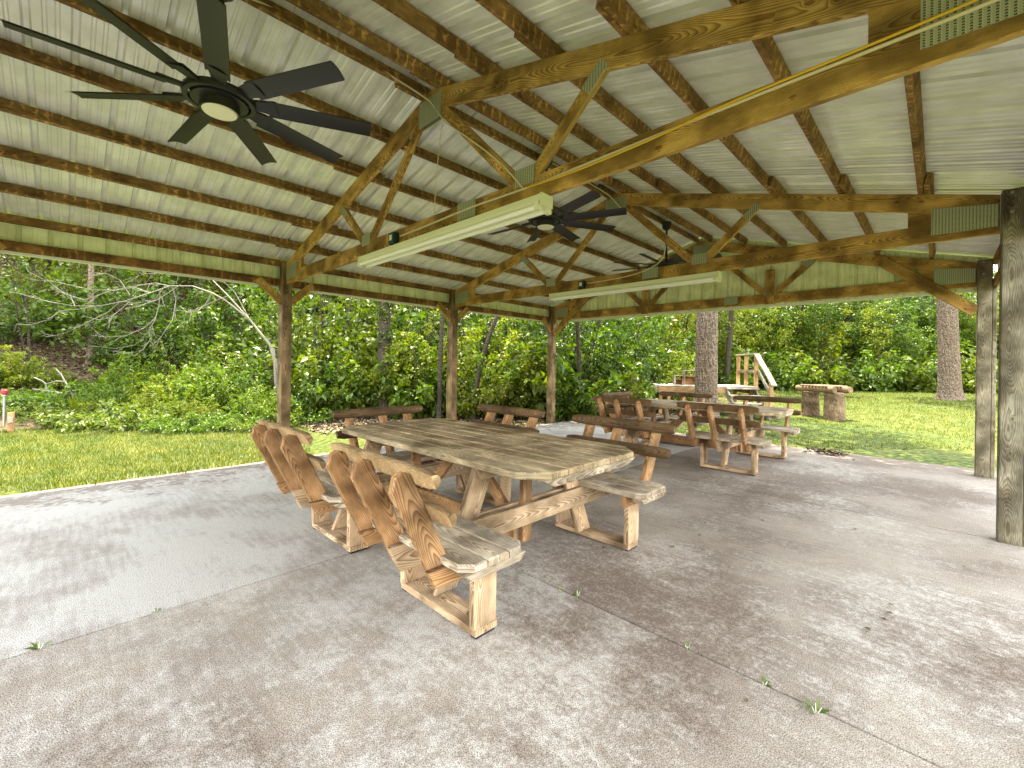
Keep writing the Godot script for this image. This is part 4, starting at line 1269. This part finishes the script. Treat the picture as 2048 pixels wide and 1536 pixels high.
	for tw in twigs:
		bm = MB.new()
		var pts: Array = path.call(tw, D - 0.3 + rng.randf_range(-0.3, 0.3))
		var rad := []
		for q in pts.size(): rad.append(lerpf(0.009, 0.003, float(q) / (pts.size() - 1)))
		tube(bm, pts, rad, 5)
		for q in range(1, pts.size()):
			for e in 2:
				var a: Vector3 = pts[q - 1].lerp(pts[q], rng.randf())
				var d2: Vector3 = (pts[q] - pts[q - 1]).normalized()
				var tip := a + (d2 + rnd3() * 0.8 + Vector3(0, -0.2, 0)).normalized() * rng.randf_range(0.12, 0.4)
				tube(bm, [a, a.lerp(tip, 0.5) + Vector3(0, -0.03, 0), tip], [0.004, 0.003, 0.0015], 4)
		put(dt, "twig", bm.done(), M.drybranch)
	# fallen stick in front
	var fs := thing("fallen_branch", "small bare forked branch lying among the low weeds", "branch", gp(130, 10.0))
	bm = MB.new()
	var o2 := fs.position
	for tw in [[[148, 798], [138, 775], [130, 763], [112, 762], [92, 768], [85, 762], [68, 755]], [[92, 768], [93, 784]], [[150, 790], [110, 784], [66, 778]], [[130, 763], [122, 748], [112, 738]]]:
		var pts := []
		var rad := []
		for p in tw:
			pts.append(at(p[0], p[1], 10.0) - o2)
			rad.append(0.014)
		tube(bm, pts, rad, 5)
	put(fs, "stick", bm.done(), M.drybranch)
	# lance leaved plant
	var lp := thing("lance_leaved_plant", "tall weed with whorls of long lance shaped leaves at the lawn edge", "plant", gp(270, 10.0))
	bm = MB.new()
	tube(bm, [Vector3(0, -0.1, 0), Vector3(0.03, 0.6, 0), Vector3(0.02, 1.15, 0.03)], [0.01, 0.008, 0.004], 5)
	put(lp, "stem", bm.done(), M.bark_dark)
	bm = MB.new()
	for q in 44:
		var y := 0.25 + 0.9 * q / 44.0
		var a := q * 2.4
		bm.col = mg.lerp(yg, rng.randf())
		var ax := Vector3(cos(a), rng.randf_range(0.1, 0.6), sin(a)).normalized()
		leaf(bm, Vector3(0.02, y, 0), ax, Vector3.UP, rng.randf_range(0.16, 0.26), 0.05, 0.15)
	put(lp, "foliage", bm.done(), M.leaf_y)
	# iris-like clump
	var ic := thing("strap_leaved_clump", "clump of upright strap shaped yellow green leaves", "plant", gp(172, 9.7))
	bm = MB.new()
	for q in 90:
		var a := rng.randf() * TAU
		bm.col = mg.lerp(yg, 0.4 + 0.6 * rng.randf())
		leaf(bm, Vector3(cos(a), 0, sin(a)) * rng.randf_range(0, 0.25), (Vector3.UP + Vector3(cos(a), 0, sin(a)) * rng.randf_range(0.1, 0.8)).normalized(), Vector3(cos(a), 0.3, sin(a)).normalized(), rng.randf_range(0.3, 0.6), 0.035, 0.2)
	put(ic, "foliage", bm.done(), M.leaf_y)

func build_yard() -> void:
	# standpipe and stake at the lawn edge
	var s := thing("standpipe", "grey standpipe with red valve head at the lawn edge", "standpipe", gp(10, 8.6))
	var m := MB.new()
	lathe(m, [Vector2(0.022, -0.1), Vector2(0.022, 0.62), Vector2(0.04, 0.63), Vector2(0.04, 0.66), Vector2(0.024, 0.67)], 14)
	put(s, "pipe", m.done(), M.steel)
	m = MB.new()
	lathe(m, [Vector2(0.05, 0.67), Vector2(0.055, 0.69), Vector2(0.055, 0.74), Vector2(0.03, 0.77), Vector2(0.0, 0.775)], 14)
	tube(m, [Vector3(0, 0.71, 0), Vector3(-0.12, 0.70, 0.05)], [0.022, 0.018], 8)
	put(s, "valve_head", m.done(), M.red)
	var k := thing("wooden_stake", "short square wooden stake with grey box beside the standpipe", "stake", gp(24, 8.3))
	slab_z(k, "stake", [Vector2(-0.05, -0.1), Vector2(0.05, -0.1), Vector2(0.05, 0.38), Vector2(-0.05, 0.38)], -0.05, 0.05, M.deck, Vector2(0, 1))
	m = MB.new()
	m.box(Vector3(0.055, 0.2, -0.03), Vector3(0.15, 0.29, 0.03))
	put(k, "box", m.done(), M.steel)
	# wooden platform with steps and handrail; local x to the camera's right, z towards the camera
	var turn := YAW - 0.12
	var base := gp(1425, 12.6)
	var p := thing("wooden_platform", "low wooden deck platform with steps and handrail coloured sunlit white behind the furrowed trunk", "platform", base, turn)
	var H := 0.83
	for q in 10: board(p, "deck_board", Vector3(-1.55, H, 0.1 - q * 0.145), Vector3(1.20, H, 0.1 - q * 0.145), 0.036, 0.138, Vector3(0, 1, 0), M.deck_sunlit, 1.0)
	board(p, "rim_joist", Vector3(-1.53, H - 0.11, 0.14), Vector3(0.33, H - 0.11, 0.14), 0.18, 0.04, Vector3(0, 1, 0), M.deck, 1.0)
	board(p, "rim_joist", Vector3(-1.535, H - 0.11, 0.11), Vector3(-1.535, H - 0.11, -1.2), 0.18, 0.04, Vector3(0, 1, 0), M.deck_sunlit, 1.0)
	board(p, "rim_joist", Vector3(1.17, H - 0.11, 0.11), Vector3(1.17, H - 0.11, -1.2), 0.18, 0.04, Vector3(0, 1, 0), M.deck, 1.0)
	for x in [-1.45, 0.0, 1.05]:
		for z in [0.05, -1.15]: board(p, "support_post", Vector3(x, -0.2, z), Vector3(x, H - 0.02, z), 0.09, 0.09, Vector3(0, 0, 1), M.deck, 0.8)
	for x in [0.36, 1.12]:
		put(p, "stringer", prism([Vector2(0, H - 0.26), Vector2(0.0, H - 0.02), Vector2(0.95, 0.10), Vector2(0.95, -0.1), Vector2(0.80, -0.1)], 0.04), M.deck_sunlit, Transform3D(Basis(Vector3(0, 0, 1), Vector3(0, 1, 0), Vector3(-1, 0, 0)), Vector3(x, 0, 0.13)))
	for q in 4: board(p, "tread", Vector3(0.32, H - 0.04 - q * 0.19, 0.20 + 0.24 * q), Vector3(1.17, H - 0.04 - q * 0.19, 0.20 + 0.24 * q), 0.036, 0.26, Vector3(0, 1, 0), M.deck_sunlit, 1.0)
	var rx := 1.17
	# level rail along the back right side, sloping rail down the steps
	for z in [0.06, -0.62, -1.22]: board(p, "baluster_post", Vector3(rx, H - 0.2, z), Vector3(rx, H + 0.93, z), 0.085, 0.085, Vector3(0, 0, 1), M.deck, 1.05)
	board(p, "top_rail", Vector3(rx, H + 0.95, 0.12), Vector3(rx, H + 0.95, -1.28), 0.038, 0.13, Vector3(0, 1, 0), M.deck_sunlit, 1.0)
	board(p, "mid_rail", Vector3(rx + 0.05, H + 0.45, 0.10), Vector3(rx + 0.05, H + 0.45, -1.25), 0.09, 0.035, Vector3(0, 1, 0), M.deck_sunlit, 1.0)
	board(p, "baluster_post", Vector3(rx, -0.15, 0.98), Vector3(rx, 0.98, 0.98), 0.085, 0.085, Vector3(0, 0, 1), M.deck, 1.0)
	board(p, "sloping_rail", Vector3(rx, H + 0.955, 0.08), Vector3(rx, 0.92, 1.16), 0.038, 0.14, Vector3(0, 1, 0.8), M.deck_sunlit, 1.05)
	board(p, "sloping_rail", Vector3(rx + 0.05, H + 0.47, 0.08), Vector3(rx + 0.05, 0.55, 1.02), 0.09, 0.035, Vector3(0, 1, 0.8), M.deck_sunlit, 1.0)
	# crates left on the platform
	for c in [[-0.86, 0.22, 0.26, "small open wooden crate on the platform beside a larger one"], [-0.52, 0.36, 0.42, "larger open wooden crate standing on end on the platform"]]:
		var cp: Vector3 = p.transform * Vector3(c[0], H + 0.019, -0.35)
		var cr := thing("wooden_crate", c[3], "crate", cp, turn)
		var w: float = c[1]
		var h: float = c[2]
		board(cr, "side_board", Vector3(-w / 2, 0, 0), Vector3(-w / 2, h, 0), 0.25, 0.02, Vector3(0, 0, 1), M.deck_sunlit, 1.0)  # left and top boards take the painted sunlit tone
		board(cr, "side_board", Vector3(w / 2, 0, 0), Vector3(w / 2, h, 0), 0.25, 0.02, Vector3(0, 0, 1), M.deck, 1.0)
		board(cr, "top_board", Vector3(-w / 2, h + 0.011, 0), Vector3(w / 2, h + 0.011, 0), 0.02, 0.25, Vector3(0, 1, 0), M.deck_sunlit, 1.0)
		board(cr, "back_board", Vector3(-w / 2 + 0.011, h * 0.35, -0.1), Vector3(w / 2 - 0.011, h * 0.35, -0.1), h * 0.68, 0.02, Vector3(0, 1, 0), M.bench, 1.0)
		board(cr, "shelf_board", Vector3(-w / 2 + 0.011, h * 0.62, 0), Vector3(w / 2 - 0.011, h * 0.62, 0), 0.02, 0.2, Vector3(0, 1, 0), M.deck, 1.0)
	# stump bench
	var sb := thing("stump_bench", "rustic seat of split logs laid across two upright stumps on the lawn", "bench", gp(1650, 11.9), YAW - 0.75)
	sb.scale = Vector3(0.84, 1.0, 0.84)
	for q in [[0.30, 0.30, 0.27, 0.71], [-0.42, -0.30, 0.25, 0.68]]:
		var st := put(sb, "stump", trunk_mesh(q[2] * 0.98, q[2] * 0.90, q[3] + 0.15, 0.03, 48, 40, Vector3.ZERO, 0.10), M.log, Transform3D(Basis.IDENTITY, Vector3(q[0], 0, q[1])))
		var cm := MB.new()
		lathe(cm, [Vector2(q[2] * 0.93, q[3] - 0.02), Vector2(q[2] * 0.86, q[3]), Vector2(0.0, q[3])], 20)
		put(st, "cut_face", cm.done(), M.log)
	for z in [0, 1]:
		var m2 := MB.new()
		var o := Vector3(0.18, 0.0, -0.18) * (1.0 if z else -1.0)
		tube(m2, [Vector3(-0.62, 0.78, -0.46) + o, Vector3(-0.05, 0.785, -0.02) + o, Vector3(0.52, 0.79, 0.44) + o], [0.085, 0.09, 0.088], 12)
		put(sb, "log_rail", m2.done(), M.log)
	for q in 8:
		var f := -0.46 + 0.13 * q
		var cpos := Vector3(f * 0.78 - 0.04, 0.872, f * 0.61)
		var m2 := MB.new()
		tube(m2, [cpos + Vector3(0.26, 0, -0.30), cpos + Vector3(-0.26, 0, 0.30)], [0.042, 0.042], 8, 0.0, true, 0.6)
		put(sb, "split_log_slat", m2.done(), M.log)

func build_small() -> void:
	# cables on the nearest trusses
	var z := TZ[1] + 0.027
	wire("power_cable", [Vector3(0.33, 2.605, z), Vector3(0.0, 2.59, z), Vector3(-0.8, 2.578, z), Vector3(-1.5, 2.56, z), Vector3(-2.0, 2.55, z), Vector3(-2.6, 2.56, z), Vector3(-3.2, 2.545, z), Vector3(-3.62, 2.54, z)], 0.008, M.cable, "cream cable clipped along the nearest truss to the green box", "cable")
	wire("yellow_extension_cord", [Vector3(0.33, 2.63, z + 0.01), Vector3(-0.1, 2.606, z + 0.01), Vector3(-0.7, 2.588, z + 0.012), Vector3(-1.1, 2.555, z + 0.012), Vector3(-1.6, 2.535, z + 0.012), Vector3(-2.0, 2.545, z + 0.012)], 0.006, M.yellow, "yellow cord twisted along the nearest truss chord", "cord")
	wire("ridge_cable", [Vector3(-2.05, 2.56, z), Vector3(-2.25, 2.78, z), Vector3(-2.6, 3.08, z), Vector3(-2.95, 3.36, z), Vector3(-3.17, 3.62, z), Vector3(-3.22, 3.68, TZ[1] + 0.2), Vector3(-3.262, 3.74, -1.6), Vector3(-3.262, 3.75, -1.0), Vector3(-3.19, 3.66, -0.68)], 0.007, M.cable, "cream cable climbing the web to the ridge and the nearest fan", "cable")
	wire("pull_cord", [Vector3(-2.98, 3.38, z), Vector3(-3.02, 3.0, z + 0.02), Vector3(-3.04, 2.6, z + 0.03)], 0.004, M.cable, "thin cord hanging straight down from the truss web", "cord")
	outlet_box(Vector3(-3.70, 2.525, TZ[1] + 0.05), "green outlet box on the nearest truss above the strip light")
	z = TZ[2] + 0.027
	wire("power_cable", [Vector3(-3.62, 2.54, z), Vector3(-3.1, 2.55, z), Vector3(-2.7, 2.60, z), Vector3(-2.48, 2.72, z), Vector3(-2.45, 2.88, z), Vector3(-2.6, 3.02, z), Vector3(-2.85, 3.25, z), Vector3(-3.1, 3.5, z), Vector3(-3.2, 3.66, z + 0.15), Vector3(-3.262, 3.72, -4.7), Vector3(-3.262, 3.73, -4.2), Vector3(-3.19, 3.66, -3.76)], 0.007, M.cable, "cream cable looping from the second truss web down to its green box", "cable")
	outlet_box(Vector3(-3.70, 2.525, TZ[2] + 0.05), "green outlet box on the farther truss above its strip light")
	# weeds in the joints
	for w in [[78, 1297, 0.05, "two small weeds growing in the joint of the pale slab"], [312, 1222, 0.03, "tiny weed sprouting midway along the pale slab joint"], [1122, 1182, 0.03, "round leaved seedling in the joint beside the bench"], [1155, 1190, 0.05, "wispy seedling in the joint beside the bench"], [1375, 1296, 0.035, "small pale green weed in the dark slab joint"], [1528, 1368, 0.04, "narrow leaved weed in the dark slab joint"], [1632, 1425, 0.06, "largest weed in the slab joint with round leaves"]]:
		var r := ray(w[0], w[1])
		var p := r * (-EYE / r.y) + Vector3(0, EYE, 0)
		var t := thing("joint_weed", w[3], "weed", Vector3(p.x, -0.005, p.z), 0.0, "weeds in the slab joints")
		var m := MB.new()
		var s: float = w[2]
		for q in 7:
			var a := rng.randf() * TAU
			m.col = Color(0.10, 0.15, 0.04).lerp(Color(0.22, 0.26, 0.10), rng.randf())
			var ax := Vector3(cos(a), rng.randf_range(0.3, 1.2), sin(a)).normalized()
			leaf(m, ax * s * 0.4 * rng.randf(), ax, Vector3.UP, s * rng.randf_range(0.5, 1.0), s * 0.32, 0.2)
		put(t, "foliage", m.done(), M.leaf_a)
		m = MB.new()
		for q in 3:
			var a := rng.randf() * TAU
			tube(m, [Vector3(0, -0.01, 0), Vector3(cos(a) * s * 0.3, s * 0.5, sin(a) * s * 0.3)], [0.0018, 0.001], 4)
		put(t, "stem", m.done(), M.leaf_a)
	# fallen leaves and bits on the slab
	for k in 70:
		var fx := rng.randf_range(-6.3, 0.3)
		var fz := rng.randf_range(-8.4, -0.4)
		var m := MB.new()
		var cc := Color(0.16, 0.09, 0.05).lerp(Color(0.36, 0.27, 0.16), rng.randf())
		m.col = cc
		var s := rng.randf_range(0.012, 0.045)
		leaf(m, Vector3(-s / 2, 0.004, 0), Vector3(1, 0.15, 0).normalized(), Vector3.UP, s, s * 0.5, 0.3)
		leaf(m, Vector3(-s / 2, 0.004, 0), Vector3(0.9, 0.25, 0.35).normalized(), Vector3.UP, s * 0.8, s * 0.35, 0.3)
		tag(put(self, "fallen_leaf", m.done(), M.litter, Transform3D(Basis(Vector3.UP, rng.randf() * TAU), Vector3(fx, 0.002, fz))), "small curled brown leaf lying on the concrete floor", "leaf", "fallen leaves on the slab")
	# heap of dark leaves by the far slab edge
	var hr := ray(1655, 908)
	var hp := hr * (-EYE / hr.y) + Vector3(0, EYE, 0)
	var m3 := MB.new()
	for q in 60:
		m3.col = Color(0.03, 0.022, 0.018).lerp(Color(0.10, 0.07, 0.05), rng.randf())
		var p := Vector3(rng.randfn() * 0.13, rng.randf_range(0.005, 0.05), rng.randfn() * 0.09)
		leaf(m3, p, Vector3(rng.randfn(), 0.2, rng.randfn()).normalized(), (Vector3.UP + rnd3() * 0.5).normalized(), 0.09, 0.05, 0.25)
	tag(put(self, "leaf_heap", m3.done(), M.litter, Transform3D(Basis.IDENTITY, Vector3(hp.x, 0.0, hp.z))), "little heap of dark wet leaves at the slab edge", "leaves")

func _ready() -> void:
	rng.seed = 20240611
	noise.seed = 3
	noise.frequency = 0.05
	# camera
	var cam := Camera3D.new()
	cam.name = "camera"
	cam.projection = Camera3D.PROJECTION_FRUSTUM
	cam.near = 0.05
	cam.far = 300.0
	cam.size = cam.near * 1536.0 / FPX
	cam.frustum_offset = Vector2(0, -(768.0 - CY) / FPX * cam.near)
	cam.position = Vector3(0, EYE, 0)
	cam.rotation = Vector3(0, YAW, ROLL)
	add_child(cam)
	cam.current = true
	# sky, exposure
	var we := WorldEnvironment.new()
	we.name = "world"
	var e := Environment.new()
	e.background_mode = Environment.BG_SKY
	var sk := ProceduralSkyMaterial.new()
	sk.sky_top_color = Color(0.83, 0.87, 0.905)
	sk.sky_horizon_color = Color(0.985, 0.97, 0.925)
	sk.sky_curve = 0.2
	sk.ground_bottom_color = Color(0.25, 0.26, 0.18)
	sk.ground_horizon_color = Color(0.5, 0.52, 0.45)
	sk.sky_energy_multiplier = 1.3
	var sky := Sky.new()
	sky.sky_material = sk
	e.sky = sky
	e.tonemap_mode = Environment.TONE_MAPPER_LINEAR
	e.tonemap_exposure = 5.0
	e.sdfgi_enabled = true
	e.ssao_enabled = true
	e.ssil_enabled = true
	we.environment = e
	add_child(we)
	var sun := DirectionalLight3D.new()
	sun.name = "sun"
	sun.light_energy = 1.6
	sun.light_color = Color(1.0, 0.95, 0.84)
	sun.light_angular_distance = 0.5
	sun.shadow_enabled = true
	add_child(sun)
	var towards := Vector3(-0.83, 3.3, -0.56)      # from the place to the sun
	sun.look_at_from_position(towards.normalized() * 30.0, Vector3.ZERO, Vector3.UP)
	# the place
	make_materials()
	build_ground()
	build_slab()
	build_pavilion()
	picnic_table(Vector3(-2.60, 0, -2.20), "large picnic table with backed benches beneath the nearest strip light")
	picnic_table(Vector3(-2.64, 0, -6.84), "farther picnic table with backed benches near the far gable")
	for k in 3: ceiling_fan(Vector3(RX, [2.95, 2.98, 3.0][k], [-0.64, -3.74, -6.76][k]), [26.0, 23.0, 33.0][k], ["nine bladed black ceiling fan hung before the nearest truss", "nine bladed black ceiling fan between the two open trusses", "nine bladed black ceiling fan nearest the far gable"][k])
	strip_light(-4.33, -1.83, 2.408, TZ[1] + 0.035, "white two tube strip light under the nearest truss")
	strip_light(-4.27, -1.80, 2.408, TZ[2] + 0.035, "white two tube strip light under the farther truss")
	build_yard()
	build_plants()
	build_grass()
	build_small()
